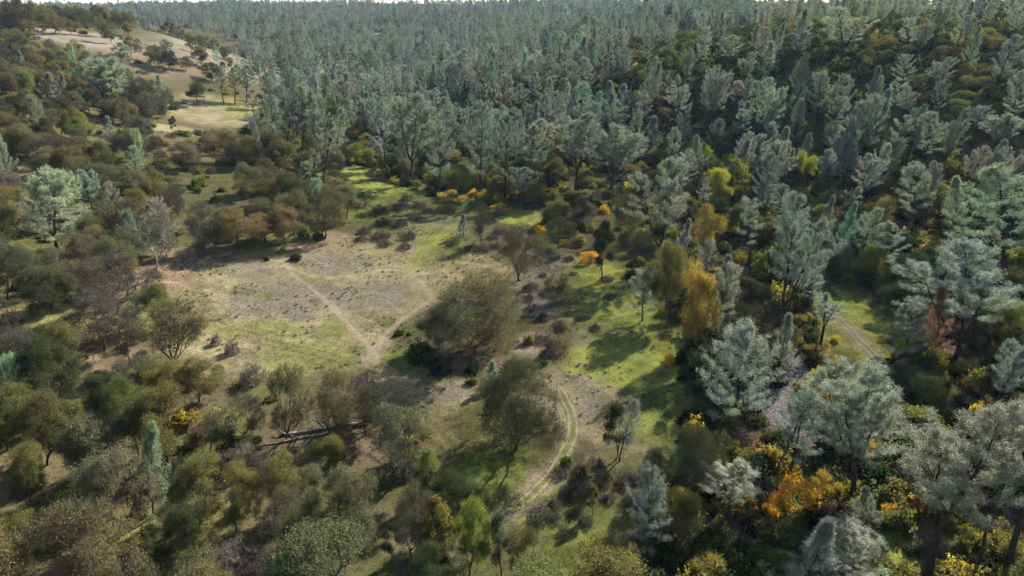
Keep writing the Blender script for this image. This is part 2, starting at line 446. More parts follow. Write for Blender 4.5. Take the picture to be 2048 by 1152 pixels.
def bush(key, seed, h=1.6, rad=1.6, n=150, leaf=14, twig=5, leaf_s=.13, bark_m=None):
    rng = np.random.default_rng(seed)
    d = unit(rng.normal(size=(n, 3))); d[:, 2] = np.abs(d[:, 2])
    lump = .45 + 1.0 * vnoise(d[:, 0] * 2.6 + seed, d[:, 1] * 2.6 + d[:, 2] * 1.5, seed)
    pts = d * (rng.uniform(.35, 1, n) ** .5 * lump)[:, None] * [rad, rad, h] + [0, 0, .08]
    st = [np.array([0, 0, -.2]), np.array([0, 0, .05])]; sp = [-1, 0]
    for s in range(5):
        a = rng.uniform(0, 6.28); st.append(np.array([math.cos(a) * rad * .35, math.sin(a) * rad * .35, h * .22])); sp.append(1)
    P, par = mst(st, sp, pts, .5)
    r, ch = radii(par, .009)
    r = np.minimum(r, .06)
    tips = np.arange(len(st), len(P))
    parts, mi, lv = [], [], []
    if twig:
        b = np.repeat(P[tips], twig, 0); dd = unit(np.repeat(unit(P[tips] - P[par[tips]]), twig, 0) + rng.normal(size=b.shape) * .8 + [0, 0, .35])
        V, T = blades(rng, b, dd, rng.uniform(.25, .6, len(b)), np.full(len(b), .026)); parts.append((V, T)); mi += [1] * len(T); lv += list(rng.random(len(T)))
    if leaf:
        c = np.repeat(P[tips], leaf, 0); cl = np.repeat(rng.random(len(tips)), leaf); c = c + rng.normal(size=c.shape) * .17
        c[:, 2] = np.maximum(c[:, 2], .03)
        V, T = leaves(rng, c, leaf_s * rng.uniform(.6, 1.35, len(c))); parts.append((V, T)); mi += [0] * len(T); lv += list(np.clip(.5 * cl + .5 * rng.random(len(T)), 0, 1))
    finish(key, P, par, r, 2, 0, merge(parts), [M_leaf, bark_m or M_brush], mi, lv, bark_m or M_brush, h, rad)

# prototypes ------------------------------------------------------------------
for s in range(7): oak('leafy', 10 + s, h=8.5, rad=4.2, n=820, leaf=42, twig=3, leaf_s=.105, base=.17 + .02 * s, stems=1 + s % 3)
for s in range(5): oak('sparse', 30 + s, h=8.5, rad=4.3, n=780, leaf=20, twig=7, leaf_s=.10, base=.22, stems=1 + s % 3, vase=.03 * (s % 3))
for s in range(4): oak('bare', 50 + s, h=8.5, rad=4.3, n=700, leaf=1, twig=10, leaf_s=.13, base=.26, stems=1 + s % 2, vase=.04 * (s % 2))
for s in range(2): oak('vase', 70 + s, h=9, rad=4.2, n=680, leaf=7, twig=6, leaf_s=.15, base=.2, stems=5, vase=.12, bf=.7)
oak('pale', 80, h=8.5, rad=4.2, n=600, leaf=4, twig=6, leaf_s=.14, base=.36, stems=2, vase=.05, bark_m=M_barkw)
for s in range(2): oak('grand', 90 + s, h=12, rad=6.6, n=1500, leaf=28, twig=8, leaf_s=.105, base=.14, stems=4, vase=.06, lobes=26, low=.02)
for s in range(4): oak('slim', 100 + s, h=9, rad=2.6, n=420, leaf=16, twig=3, leaf_s=.16, base=.22, stems=1 + s % 2, lobes=9, bf=.6)
for s in range(4): pine('forked', 120 + s, h=19, rad=5.0, leaders=3 + s % 3, fork=.2 + .05 * s, cb=.42, shape='round', spread=.62, step=.36)
for s in range(8): pine('column', 140 + s, h=17, rad=3.0 + .25 * (s % 3), leaders=1 + (s % 3 == 2), fork=.4, cb=.26 + .06 * (s % 3), shape='oval', step=.32)
for s in range(4): pine('young', 160 + s, h=10, rad=2.7, leaders=1, cb=.08, shape='cone', step=.2, needles=22, up=.75, stubs=0, rough=.2)
for s in range(3): pine('mint', 170 + s, h=13, rad=3.6, leaders=1, cb=.16, shape='oval', step=.2, needles=22, up=.7, stubs=2, rough=.2)
for s in range(3): pine('thin', 180 + s, h=18, rad=2.3, leaders=1 + (s == 1), fork=.5, cb=.45, shape='oval', step=.4, dens=.8)
for s in range(4): bush('leafbush', 200 + s, h=1.7, rad=1.5, n=170, leaf=22, twig=3, leaf_s=.15)
for s in range(4): bush('twigbush', 220 + s, h=1.25, rad=1.6, n=210, leaf=3, twig=9, leaf_s=.11)
for s in range(3): oak('autumn', 240 + s, h=4, rad=3.2, n=380, leaf=14, twig=4, leaf_s=.13, base=.15, low=.02, stems=4, lobes=9, vase=.08)

# ---------------------------------------------------------------- ground colours (what grows or lies there, plus painted shade in the brush field)
STRAW = (.25, .212, .115); WEED_AND_SHADE = (.185, .16, .118); GREEN = (.15, .165, .045); LIME = (.235, .25, .06); DKGREEN = (.05, .10, .012)
LITTER = (.105, .085, .047); PINK = (.23, .165, .105); DIRT = (.27, .215, .155); GRAVEL = (.20, .17, .145); OLIVE = (.085, .085, .03); YELG = (.24, .215, .07)
BLOBS = [  # colour, photo pixel centre, half width and half height in pixels, strength
    (STRAW, 620, 580, 300, 90, 1), (STRAW, 560, 690, 230, 70, 1), (STRAW, 740, 520, 180, 50, 1), (STRAW, 830, 790, 130, 70, .9), (STRAW, 1150, 800, 130, 80, .8),
    (STRAW, 1230, 850, 110, 80, .7), (STRAW, 950, 560, 110, 60, .9), ((.215, .185, .135), 330, 115, 190, 75, 1), (STRAW, 430, 222, 95, 36, 1), (STRAW, 335, 258, 50, 16, .8), (STRAW, 690, 145, 40, 10, 1),
    (STRAW, 10, 335, 40, 18, .9), (STRAW, 150, 345, 30, 10, .9), (STRAW, 1170, 97, 30, 9, 1), (STRAW, 1065, 115, 30, 9, 1), (STRAW, 1015, 150, 14, 14, 1), ((.215, .185, .135), 150, 76, 150, 22, 1),
    (STRAW, 690, 330, 30, 40, .8), (STRAW, 1690, 325, 60, 8, .9), (STRAW, 720, 240, 20, 20, .8),
    (PINK, 330, 550, 70, 70, .9), (PINK, 640, 490, 70, 28, .8), (PINK, 960, 722, 90, 25, .9), (PINK, 790, 930, 80, 35,.4), (PINK, 860, 1090, 110, 50,.4), (PINK, 690, 890, 80, 60,.4),
    (PINK, 140, 775, 90, 40,.4), (PINK, 250, 700, 60, 50, .5), (PINK, 320, 130, 90, 30, .5), (PINK, 1200, 960, 60, 60, .6),
    (WEED_AND_SHADE, 560, 600, 120, 48, .95), (WEED_AND_SHADE, 745, 590, 95, 36, .95), (WEED_AND_SHADE, 660, 525, 90, 22, .9), (WEED_AND_SHADE, 500, 545, 70, 20, .8), (WEED_AND_SHADE, 870, 640, 40, 24, .6), (WEED_AND_SHADE, 850, 450, 70, 30, .9),  # last blob paints the shade of the brush into the ground
    (WEED_AND_SHADE, 1180, 680, 60, 40, .8), (WEED_AND_SHADE, 1175, 800, 30, 60, .8), (WEED_AND_SHADE, 1090, 590, 70, 60, .7), (WEED_AND_SHADE, 880, 780, 60, 40, .7), (WEED_AND_SHADE, 500, 720, 40, 30, .5), (WEED_AND_SHADE, 1100, 520, 60, 20, .7),
    (GREEN, 560, 660, 150, 18, .6), (GREEN, 640, 715, 150, 36, .65), (GREEN, 800, 700, 60, 24, .7), (GREEN, 860, 740, 60, 30, .7), (GREEN, 850, 440, 140, 70, .5), (GREEN, 900, 500, 60, 30, .7), (GREEN, 720, 400, 60, 50, .8),
    (GREEN, 1230, 640, 120, 110, .9), (GREEN, 1320, 840, 90, 90, .8), (GREEN, 1160, 1090, 130, 80, .7), (GREEN, 600, 470, 60, 20, .5), (GREEN, 960, 960, 120, 90, .7), (GREEN, 620, 560, 20, 14, .6), (GREEN, 540, 590, 40, 12, .5), (GREEN, 670, 650, 20, 30, .6), (GREEN, 1700, 660, 110, 90, .9), (GREEN, 1780, 1110, 70, 50, .8),
    (LIME, 705, 350, 40, 22, 1), (LIME, 760, 380, 60, 16, .9), (LIME, 1045, 437, 50, 16, 1), (LIME, 860, 478, 40, 24, .6), (LIME, 1180, 540, 60, 28, 1), (LIME, 1200, 720, 80, 40, .9), (LIME, 1300, 690, 70, 50, .8), (LIME, 1260, 745, 90, 26, .8), (LIME, 1310, 850, 50, 40, .5),
    (LIME, 1240, 600, 70, 50, .8), (DKGREEN, 930, 930, 60, 40, .6), (LIME, 1705, 630, 80, 50, .9), (LIME, 1740, 730, 30, 35, 1), (LIME, 1550, 702, 26, 16, 1), (LIME, 1786, 1124, 40, 25, .9), (LIME, 1100, 975, 22, 14, .8), (LIME, 1060, 1030, 20, 12, .8), (LIME, 1230, 1120, 40, 22, .7),
    (YELG, 40, 620, 60, 30, .7), (YELG, 120, 640, 60, 40, .6), (YELG, 220, 660, 90, 50, .6), (YELG, 180, 560, 60, 20, .6), (YELG, 250, 1060, 90, 60, .5), (YELG, 470, 1020, 60, 40, .5), (YELG, 630, 900, 30, 20, .5), (YELG, 1690, 680, 90, 50, .5), (YELG, 480, 215, 60, 20, .7),
    (DIRT, 1058, 695, 34, 30, .9), (DIRT, 1085, 955, 40, 30, .7), (DIRT, 800, 545, 60, 14, .5), (DIRT, 760, 700, 30, 40, .6),
]
# tracks: photo pixels along the middle, half width in metres, colour, strength, twin ruts
TRACKS = [
    ([(755, 725), (745, 700), (722, 672), (690, 640), (655, 605), (625, 577), (590, 552), (572, 528), (563, 505)], .65, DIRT, .8, 0),
    ([(758, 690), (775, 665), (805, 638), (850, 607), (862, 592), (850, 574), (832, 556), (818, 545)], .7, DIRT, .8, 0),
    ([(818, 545), (830, 520), (850, 497), (880, 474), (905, 455), (925, 440)], 1.15, LIME, .9, 1),
    ([(815, 543), (770, 540), (720, 550), (660, 556), (600, 545)], .6, DIRT, .45, 0),
    ([(425, 643), (480, 665), (560, 690), (640, 708), (690, 722)], .9, OLIVE, .6, 1),
    ([(455, 600), (450, 625), (462, 570), (480, 540)], .35, STRAW, .7, 0),
    ([(1115, 772), (1180, 770), (1260, 765), (1345, 757)], .4, LIME, .6, 0),
    ([(840, 830), (880, 862), (910, 900), (945, 935), (975, 965)], .9, YELG, .5, 1),
    ([(440, 660), (470, 700), (500, 730)], .3, OLIVE, .8, 0),
]
def ell(b):
    c, px, py, rx, ry, s = b
    p = at(px, py); q1 = at(px, py + ry); q0 = at(px, max(py - ry, 20))
    dep = project(p[0], p[1], p[2])[2]
    return c, p[0], (q0[1] + q1[1]) / 2, rx * dep / F, max(abs(q0[1] - q1[1]) / 2, 1.0), s
EL = [ell(b) for b in BLOBS]
def polyline(pts, step=.7):
    W = np.array([at(*p) for p in pts])[:, :2]
    # smooth (Catmull-Rom), then sample evenly
    E = np.vstack([2 * W[0] - W[1], W, 2 * W[-1] - W[-2]]); out = []
    for i in range(1, len(E) - 2):
        for t in np.linspace(0, 1, 24, endpoint=False):
            p0, p1, p2, p3 = E[i - 1], E[i], E[i + 1], E[i + 2]
            out.append(.5 * (2 * p1 + (p2 - p0) * t + (2 * p0 - 5 * p1 + 4 * p2 - p3) * t * t + (3 * p1 - p0 - 3 * p2 + p3) * t ** 3))
    out.append(E[-2]); out = np.array(out)
    s = np.concatenate([[0], np.cumsum(np.linalg.norm(np.diff(out, axis=0), axis=1))])
    u = np.arange(0, s[-1], step)
    return np.stack([np.interp(u, s, out[:, 0]), np.interp(u, s, out[:, 1])], 1)
TRK = [(polyline(p), hw, c, s, tw) for p, hw, c, s, tw in TRACKS]
ROAD = [  # drivable dirt tracks, built as strips
    ('dirt_track', polyline([(1015, 1028), (1050, 1000), (1085, 968), (1112, 932), (1135, 895), (1146, 862), (1143, 830), (1130, 798), (1114, 768)], .35), .8, 'two-rut dirt track curving right of the gnarled spreading oak'),
    ('dirt_track', polyline([(1636, 590), (1652, 612), (1675, 637), (1700, 660), (1728, 690), (1755, 718), (1778, 745)], .35), .9, 'pale dirt track crossing the small bright glade on the right'),
]
CREEK = polyline([(1560, 640), (1590, 690), (1600, 740), (1560, 790), (1545, 825), (1590, 860), (1650, 895), (1720, 930)], .5)
CREEK2 = polyline([(2050, 960), (2025, 1010), (2010, 1060)], .5)
def near_line(x, y, L):
    d = np.full(x.shape, 1e9); m = (x > L[:, 0].min() - 8) & (x < L[:, 0].max() + 8) & (y > L[:, 1].min() - 8) & (y < L[:, 1].max() + 8)
    if m.any():
        xs, ys = x[m], y[m]; dd = np.full(xs.shape, 1e9)
        for p in L: dd = np.minimum(dd, (xs - p[0]) ** 2 + (ys - p[1]) ** 2)
        d[m] = np.sqrt(dd)
    return d
def ground_col(x, y):
    n1 = fbm(x / 9, y / 9, 21); n2 = fbm(x / 2.2, y / 2.2, 31, 3); n3 = fbm(x / 25, y / 25, 41)
    c = np.array(LITTER)[None] * (1 - sst(.4, .65, n1))[:, None] + np.array(OLIVE)[None] * sst(.4, .65, n1)[:, None]
    wx = x + (fbm(x / 6, y / 6, 51) - .5) * 7; wy = y + (fbm(x / 6, y / 6, 61) - .5) * 7
    wx = wx + (fbm(x / 1.3, y / 1.3, 53, 2) - .5) * 1.6; wy = wy + (fbm(x / 1.3, y / 1.3, 63, 2) - .5) * 1.6
    for (col, ex, ey, rx, ry, s) in EL:
        d = np.sqrt(((wx - ex) / rx) ** 2 + ((wy - ey) / ry) ** 2)
        m = sst(1.15, .6, d) * s * (.65 + .7 * n2 * sst(.25, .6, n2)); m = np.clip(m, 0, 1)[:, None]
        c = c * (1 - m) + np.array(col)[None] * m
    for L, hw, col, s, tw in TRK:
        d = near_line(x + (n2 - .5) * .5, y + (n2 - .5) * .4, L)
        m = (np.exp(-((d - .75) / .32) ** 2) if tw else sst(hw * 1.3, hw * .45, d)) * s * (.6 + .6 * n1)
        m = np.clip(m, 0, 1)[:, None]; c = c * (1 - m) + np.array(col)[None] * m
    for _, L, hw, _ in ROAD:
        d = near_line(x, y, L); m = (sst(hw + 1.5, hw * .6, d) * .5)[:, None]; c = c * (1 - m) + np.array(DIRT)[None] * m
    for L, hw in ((CREEK, 1.7), (CREEK2, 1.8)):
        d = near_line(x + (n1 - .5) * 3, y, L); m = (sst(hw + 1.2, hw * .5, d) * .9)[:, None]; c = c * (1 - m) + np.array(GRAVEL)[None] * m
    return .72 * c * (.78 + .44 * n2)[:, None] * (.9 + .2 * n3)[:, None]

def ground_material(name, instancer=False):
    m, t, out = nodes(name); N, L = t.nodes, t.links
    a = N.new('ShaderNodeAttribute'); a.attribute_name = 'gcol'
    tc = N.new('ShaderNodeTexCoord')
    n1 = N.new('ShaderNodeTexNoise'); n1.inputs['Scale'].default_value = 2.4; n1.inputs['Detail'].default_value = 6; n1.inputs['Roughness'].default_value = .7
    n1.inputs['Distortion'].default_value = 1.2
    L.new(tc.outputs['Object'], n1.inputs['Vector'])
    mr = N.new('ShaderNodeMapRange'); mr.inputs[1].default_value = .3; mr.inputs[2].default_value = .72; mr.inputs[3].default_value = .6; mr.inputs[4].default_value = 1.4; L.new(n1.outputs[0], mr.inputs[0])
    mu = N.new('ShaderNodeMix'); mu.data_type = 'RGBA'; mu.blend_type = 'MULTIPLY'; mu.inputs[0].default_value = 1
    L.new(a.outputs['Color'], mu.inputs[6]); L.new(mr.outputs[0], mu.inputs[7])
    d = N.new('ShaderNodeBsdfDiffuse'); L.new(mu.outputs[2], d.inputs[0]); d.inputs['Roughness'].default_value = 1
    n2 = N.new('ShaderNodeTexNoise'); n2.inputs['Scale'].default_value = 1.1; n2.inputs['Detail'].default_value = 8; n2.inputs['Roughness'].default_value = .72; n2.inputs['Distortion'].default_value = 1.5
    L.new(tc.outputs['Object'], n2.inputs['Vector'])
    b = N.new('ShaderNodeBump'); b.inputs['Strength'].default_value = .7; b.inputs['Distance'].default_value = .22
    L.new(n2.outputs[0], b.inputs['Height']); L.new(b.outputs[0], d.inputs['Normal'])
    L.new(d.outputs[0], out.inputs[0])
    return m
M_ground = ground_material('grass_and_litter_ground')

def axis(lo, hi, step, far_lo, far_hi, g=1.07):
    a = list(np.arange(lo, hi + 1e-6, step)); s = step; v = hi
    while v < far_hi: s *= g; v += s; a.append(v)
    s = step; v = lo; b = []
    while v > far_lo: s *= g; v -= s; b.append(v)
    return np.array(b[::-1] + a)
GX = axis(-110, 110, .65, -4200, 4200); GY = axis(36, 235, .6, -330, 5600, 1.06)
gx, gy = np.meshgrid(GX, GY)
gzv = ground_z(gx, gy)
Vg = np.stack([gx.ravel(), gy.ravel(), gzv.ravel()], 1)
nx, ny = len(GX), len(GY)
ii = (np.arange(ny - 1)[:, None] * nx + np.arange(nx - 1)[None]).ravel()
Tq = np.stack([ii, ii + 1, ii + nx + 1, ii + nx], 1)
go = link('ground', mk('ground', Vg, Tq, [M_ground], col=ground_col(gx.ravel(), gy.ravel())))
go['kind'] = 'structure'; go['label'] = 'rolling ground of dry straw grass, green grass and leaf litter'
def surf_z(x, y):
    """height of the built sheet (bilinear)"""
    x = np.asarray(x, float); y = np.asarray(y, float)
    i = np.clip(np.searchsorted(GX, x) - 1, 0, nx - 2); j = np.clip(np.searchsorted(GY, y) - 1, 0, ny - 2)
    fx = (x - GX[i]) / (GX[i + 1] - GX[i]); fy = (y - GY[j]) / (GY[j + 1] - GY[j])
    return (gzv[j, i] * (1 - fx) + gzv[j, i + 1] * fx) * (1 - fy) + (gzv[j + 1, i] * (1 - fx) + gzv[j + 1, i + 1] * fx) * fy

# strips that lie on the ground: dirt tracks and the gravel creek bed
def strip(name, L, hw, label, cols, seed, lift=.05, nc=13):
    tg = np.gradient(L, axis=0); tg /= np.linalg.norm(tg, axis=1, keepdims=True) + 1e-9; nr = np.stack([-tg[:, 1], tg[:, 0]], 1)
    s = np.arange(len(L))
    el_ = hw * (.8 + .55 * fbm(s / 6.0, s * 0 + seed, seed, 3)); er = hw * (.8 + .55 * fbm(s / 6.0, s * 0 + seed + 50, seed, 3))
    fade = np.minimum(1, np.minimum(s + 1, len(L) - s) / 8.0); el_ *= fade; er *= fade
    u = np.linspace(-1, 1, nc); X = []; C = []
    for k in u:
        o = np.where(k < 0, k * el_, k * er)
        p = L + nr * o[:, None]; X.append(np.stack([p[:, 0], p[:, 1], surf_z(p[:, 0], p[:, 1]) + lift * (1 - abs(k) ** 4) + .008], 1))
        rut = math.exp(-((abs(k) - .55) / .2) ** 2)
        a = np.clip(rut * 1.1 + 1.1 * (fbm(p[:, 0] * 1.3, p[:, 1] * 1.3, seed) - .5), 0, 1)[:, None]
        C.append((np.array(cols[1]) * (1 - a) + np.array(cols[0]) * a) * (.8 + .4 * fbm(p[:, 0] * 1.5, p[:, 1] * 1.5, seed + 3))[:, None])
    X = np.array(X); C = np.array(C); n = len(L)
    V = X.transpose(1, 0, 2).reshape(-1, 3); Cc = C.transpose(1, 0, 2).reshape(-1, 3)
    ii = (np.arange(n - 1)[:, None] * nc + np.arange(nc - 1)[None]).ravel()
    o = link(name, mk(name, V, np.stack([ii, ii + nc, ii + nc + 1, ii + 1], 1)[:, ::-1], [M_ground], col=Cc))
    o['kind'] = 'structure'; o['label'] = label
    return o
for k, (nm, L, hw, lab) in enumerate(ROAD): strip(nm, L, hw, lab, ((.21, .17, .115), (.10, .11, .032)) if k == 0 else ((.23, .185, .14), (.15, .14, .065)), 3 + k)
strip('creek_bed', CREEK, 1.1, 'dry gravel creek bed winding between the pines on the right', ((.125, .108, .09), (.125, .108, .09)), 9)
strip('creek_bed', CREEK2, 1.6, 'gravel bank at the right edge behind the leaning trunks', ((.125, .108, .09), (.125, .108, .09)), 12)

# ---------------------------------------------------------------- things placed one by one
C = dict(grey=(.106, .13, .083), silver=(.126, .153, .102), mint=(.118, .162, .08), blue=(.08, .107, .076), dkpine=(.08, .1, .066), rust=(.17, .09, .052),
         olive=(.084, .086, .023), brown=(.108, .09, .034), greyol=(.09, .094, .045), green=(.03, .04, .011), dk=(.017, .023, .009), brt=(.10, .11, .016),  # green, dk and ever darkened so that the woods read as shaded
         yolive=(.10, .098, .02), gold=(.21, .165, .026), orange=(.62, .34, .015), yellow=(.32, .24, .02), lime=(.19, .20, .02), ever=(.016, .03, .014),
         purple=(.06, .05, .042), drygrey=(.12, .115, .095), ochre=(.115, .10, .026))
T = []
def t(kind, bx, by, tx, ty, w, col, label, short=None): T.append((kind, bx, by, tx, ty, w, col, label, short))
# --- left woodland and the edge of the clearing
t('mint', 118, 500, 112, 338, 132, 'mint', 'large soft mint-green pine among brown oaks near the left edge', 'the large mint-green pine')
t('sparse', 253, 500, 253, 395, 112, 'olive', 'wide olive oak directly behind the pale-trunked oak')
t('pale', 314, 541, 318, 428, 110, 'greyol', 'nearly bare oak with whitish trunk at the left edge of the clearing', 'the pale-trunked oak')
t('sparse', 430, 492, 425, 405, 110, 'greyol', 'dark dense oak at the left of the row shading the clearing')
t('leafy', 474, 500, 474, 415, 120, 'brown', 'broad brown oak in the middle of the row above the clearing', 'the broad brown oak above the clearing')
t('sparse', 530, 482, 532, 400, 95, 'brown', 'grey-brown oak at the right of the row shading the clearing')
t('sparse', 588, 470, 590, 375, 72, 'brown', 'upright brown oak beside the grassy bank at the top of the clearing')
t('sparse', 651, 477, 660, 372, 74, 'brown', 'brown oak at the corner of the clearing beside the brush field', 'the brown corner oak')
t('sparse', 15, 600, 12, 478, 80, 'greyol', 'olive-grey oak with thin pale trunk cut by the left edge')
t('sparse', 103, 620, 100, 528, 95, 'olive', 'rounded half-bare oak between the left edge and two bare trees')
t('bare', 236, 628, 240, 512, 150, 'greyol', 'wide dark leafless tree leaning toward the clearing', 'the wide dark bare tree')
t('bare', 210, 700, 195, 575, 130, 'greyol', 'leafless oak with stout pale trunk below the wide bare tree', 'the stout bare oak')
t('vase', 345, 734, 352, 598, 132, 'olive', 'fan-shaped olive oak with many dark stems at the clearing edge', 'the fan-shaped oak')
t('bare', 38, 762, 40, 650, 105, 'greyol', 'grey twiggy bare oak near the left edge')
t('sparse', 275, 805, 265, 715, 85, 'greyol', 'dark oak with bent trunk just below the fan-shaped oak')
t('leafy', 191, 825, 192, 748, 62, 'green', 'small dark green oak on pinkish ground left of the olive pair')
t('leafy', 342, 815, 335, 725, 88, 'yolive', 'yellowish olive oak with dark trunk, left of a pair')
t('leafy', 398, 804, 402, 718, 84, 'yolive', 'yellowish olive oak with dark trunk, right of a pair')
t('bare', 484, 890, 488, 785, 80, 'brown', 'small leafless dark-limbed oak left of the fallen log', 'the small bare oak by the log')
t('vase', 574, 880, 575, 732, 95, 'olive', 'tall thin twin-stemmed olive oak standing over the fallen log', 'the twin-stemmed oak by the log')
t('sparse', 660, 880, 662, 752, 88, 'olive', 'slender olive oak at the right end of the fallen log')
t('bare', 756, 823, 765, 730, 120, 'brown', 'dark bare oak spreading at the bottom edge of the clearing', 'the spreading bare oak')
t('young', 309, 1032, 305, 846, 80, 'mint', 'bright mint conical pine rising out of the dark oaks', 'the bright mint conical pine')
t('slim', 448, 928, 446, 852, 60, 'green', 'small green tree below the small bare oak')
t('slim', 492, 925, 494, 868, 58, 'brt', 'bright olive low tree below the small bare oak')
t('leafy', 658, 935, 658, 876, 58, 'yolive', 'round yellow-olive bushy tree just below the fallen log')
t('sparse', 800, 965, 795, 805, 125, 'greyol', 'grey oak with two dark trunks on rust-brown litter', 'the two-trunked grey oak')
t('slim', 862, 1002, 858, 893, 55, 'yolive', 'narrow yellow-olive tree right of the two-trunked grey oak')
t('leafy', 700, 1125, 700, 932, 105, 'greyol', 'tall grey-olive oak left of the two-trunked grey oak')
t('sparse', 823, 1146, 826, 968, 82, 'greyol', 'grey oak with dark straight trunk at the bottom of the picture')
t('slim', 872, 1144, 872, 995, 58, 'yolive', 'slim olive-green tree left of the bright olive tree')
t('leafy', 940, 1148, 945, 1003, 92, 'brt', 'dense bright olive-green tree at the bottom centre', 'the bright olive tree')
t('slim', 1003, 1160, 1003, 1020, 50, 'greyol', 'thin grey-green tree right of the bright olive tree')
t('sparse', 1055, 1165, 1055, 1058, 80, 'olive', 'light olive half-bare tree at the bottom below the track')
t('slim', 783, 1128, 785, 1048, 42, 'green', 'slender small tree left of the dark straight-trunked oak')
t('young', 800, 1170, 800, 1118, 30, 'blue', 'little blue-green pine tip at the bottom edge')
t('bare', 472, 1190, 470, 1095, 150, 'drygrey', 'silvery grey leafless crown at the bottom edge')
t('leafy', 239, 1078, 225, 895, 120, 'greyol', 'tall shaded oak with a pale sunlit trunk base', 'the shaded oak with pale trunk')
t('leafy', 60, 1010, 58, 890, 85, 'ochre', 'ochre-leaved oak near the left edge, lower down')
t('leafy', 20, 1140, 25, 1030, 110, 'yolive', 'yellowish oak in the lower left corner')
t('leafy', 95, 930, 95, 790, 130, 'olive', 'big rounded olive oak of the dense lower left wood')
t('leafy', 15, 900, 20, 775, 110, 'olive', 'olive oak at the left edge above the dark gap')
t('leafy', 185, 960, 185, 830, 110, 'greyol', 'dull olive oak left of the bright mint conical pine')
t('leafy', 150, 1060, 140, 945, 95, 'green', 'dark oak casting streaked shadows in the lower left')
t('leafy', 400, 1050, 400, 912, 110, 'olive', 'olive oak right of the bright mint conical pine')
t('leafy', 472, 1068, 476, 925, 100, 'yolive', 'olive oak with a thin trunk lit at its foot')
t('leafy', 560, 1040, 562, 905, 100, 'olive', 'rounded olive oak below the fallen log')
t('leafy', 615, 1020, 618, 930, 80, 'greyol', 'low grey-olive oak between two taller ones below the log')
t('sparse', 615, 1150, 612, 985, 100, 'olive', 'shaded olive oak at the bottom, left of a tall grey-olive one')
t('leafy', 345, 1150, 340, 1010, 105, 'green', 'shaded oak at the bottom below the mint conical pine')
t('sparse', 420, 905, 420, 830, 90, 'brown', 'brown half-bare oak right of the mint conical pine')
# --- clearing and its right side
t('grand', 950, 706, 945, 548, 205, 'brown', 'largest spreading brown oak standing alone in the middle of the clearing', 'the great brown oak')
t('leafy', 879, 696, 874, 608, 74, 'green', 'dark green oak against the left side of the great brown oak')
t('grand', 1032, 898, 1032, 736, 200, 'green', 'gnarled spreading oak with dark limbs left of the curving track', 'the gnarled spreading oak')
t('sparse', 1036, 562, 1045, 452, 100, 'brown', 'leaning brown oak behind the great brown oak', 'the leaning brown oak')
t('sparse', 1122, 612, 1124, 547, 62, 'olive', 'small round-headed oak with bent trunk on the green slope', 'the small round-headed oak')
t('mint', 1284, 642, 1287, 539, 62, 'silver', 'lone silver pine casting a long shadow on the green meadow', 'the lone silver pine')
t('bare', 963, 488, 963, 405, 60, 'brown', 'upright bare brown tree in the brush field', 'the upright bare tree')
t('young', 927, 474, 927, 428, 30, 'grey', 'short grey pine left of the upright bare tree')
t('sparse', 1118, 498, 1116, 438, 74, 'green', 'low dark spreading oak at the edge of the shade')
t('young', 985, 775, 987, 722, 46, 'mint', 'small pale pine in front of the great brown oak')
t('slim', 1236, 915, 1232, 812, 64, 'green', 'dark bushy tree paired with a leaning pale pine by the track')
t('column', 1240, 922, 1270, 797, 46, 'silver', 'pale pine leaning right out of the dark bushy tree')
t('mint', 1296, 1105, 1297, 930, 82, 'blue', 'blue-green pine below the dark brush clump', 'the blue-green pine')
t('slim', 1185, 1030, 1186, 968, 30, 'yolive', 'thin yellow-green sapling in the dark brush clump')
# --- the line of big pines behind the clearing
t('forked', 821, 368, 826, 185, 104, 'grey', 'fan-crowned pine with dark forked trunk behind the brush field', 'the fan-crowned pine')
t('column', 879, 395, 878, 250, 62, 'grey', 'dense upright pine between the fan-crowned pine and the yellow shrubs')
t('thin', 773, 353, 762, 236, 38, 'grey', 'thin pine left of the fan-crowned pine')
t('column', 694, 296, 692, 145, 48, 'grey', 'tall pine beside yellow foliage left of the bright grass bank')
t('column', 958, 396, 962, 200, 64, 'grey', 'tallest straight pine directly behind the yellow shrubs', 'the pine behind the yellow shrubs')
t('column', 1009, 396, 1012, 230, 58, 'blue', 'blue-green pine right of the pine behind the yellow shrubs')
t('column', 1050, 378, 1075, 237, 66, 'silver', 'silvery pine leaning right in the line behind the meadow')
t('forked', 1149, 380, 1165, 224, 104, 'grey', 'broad many-stemmed pine in the line behind the meadow', 'the broad many-stemmed pine')
t('forked', 1222, 388, 1245, 250, 88, 'silver', 'flat-topped pine leaning right, right end of the line', 'the flat-topped pine')
t('forked', 1312, 535, 1335, 320, 130, 'silver', 'big silver round-crowned pine right of the yellow shrub', 'the big silver pine')
t('slim', 830, 330, 831, 272, 28, 'gold', 'orange-gold leafy tree glimpsed beside the fan-crowned pine')
for (bx, by, tx, ty, w_, kd, lab, shrt) in [
        (520, 292, 500, 185, 40, 'thin', 'leftmost leaning pine of the tall clump left of the grass bank', None), (549, 310, 545, 190, 44, 'column', 'straight second pine of the tall clump left of the grass bank', None),
        (566, 330, 592, 200, 48, 'column', 'pine with slanting trunk in the tall clump left of the grass bank', None), (603, 330, 612, 172, 56, 'column', 'tallest pine of the tall clump left of the grass bank', 'the tall pine clump'),
        (627, 328, 632, 188, 48, 'forked', 'dark-trunked pine at the heart of the tall clump', None), (648, 372, 668, 238, 46, 'thin', 'thin pine leaning right at the edge of the bright grass bank', None),
        (672, 320, 684, 215, 44, 'column', 'right-hand pine of the tall clump left of the grass bank', None)]:
    t(kd, bx, by, tx, ty, w_, 'grey', lab, shrt)
t('leafy', 455, 330, 455, 262, 92, 'brown', 'large dark brown oak in front of the distant hill meadow', 'the large oak below the hill meadow')
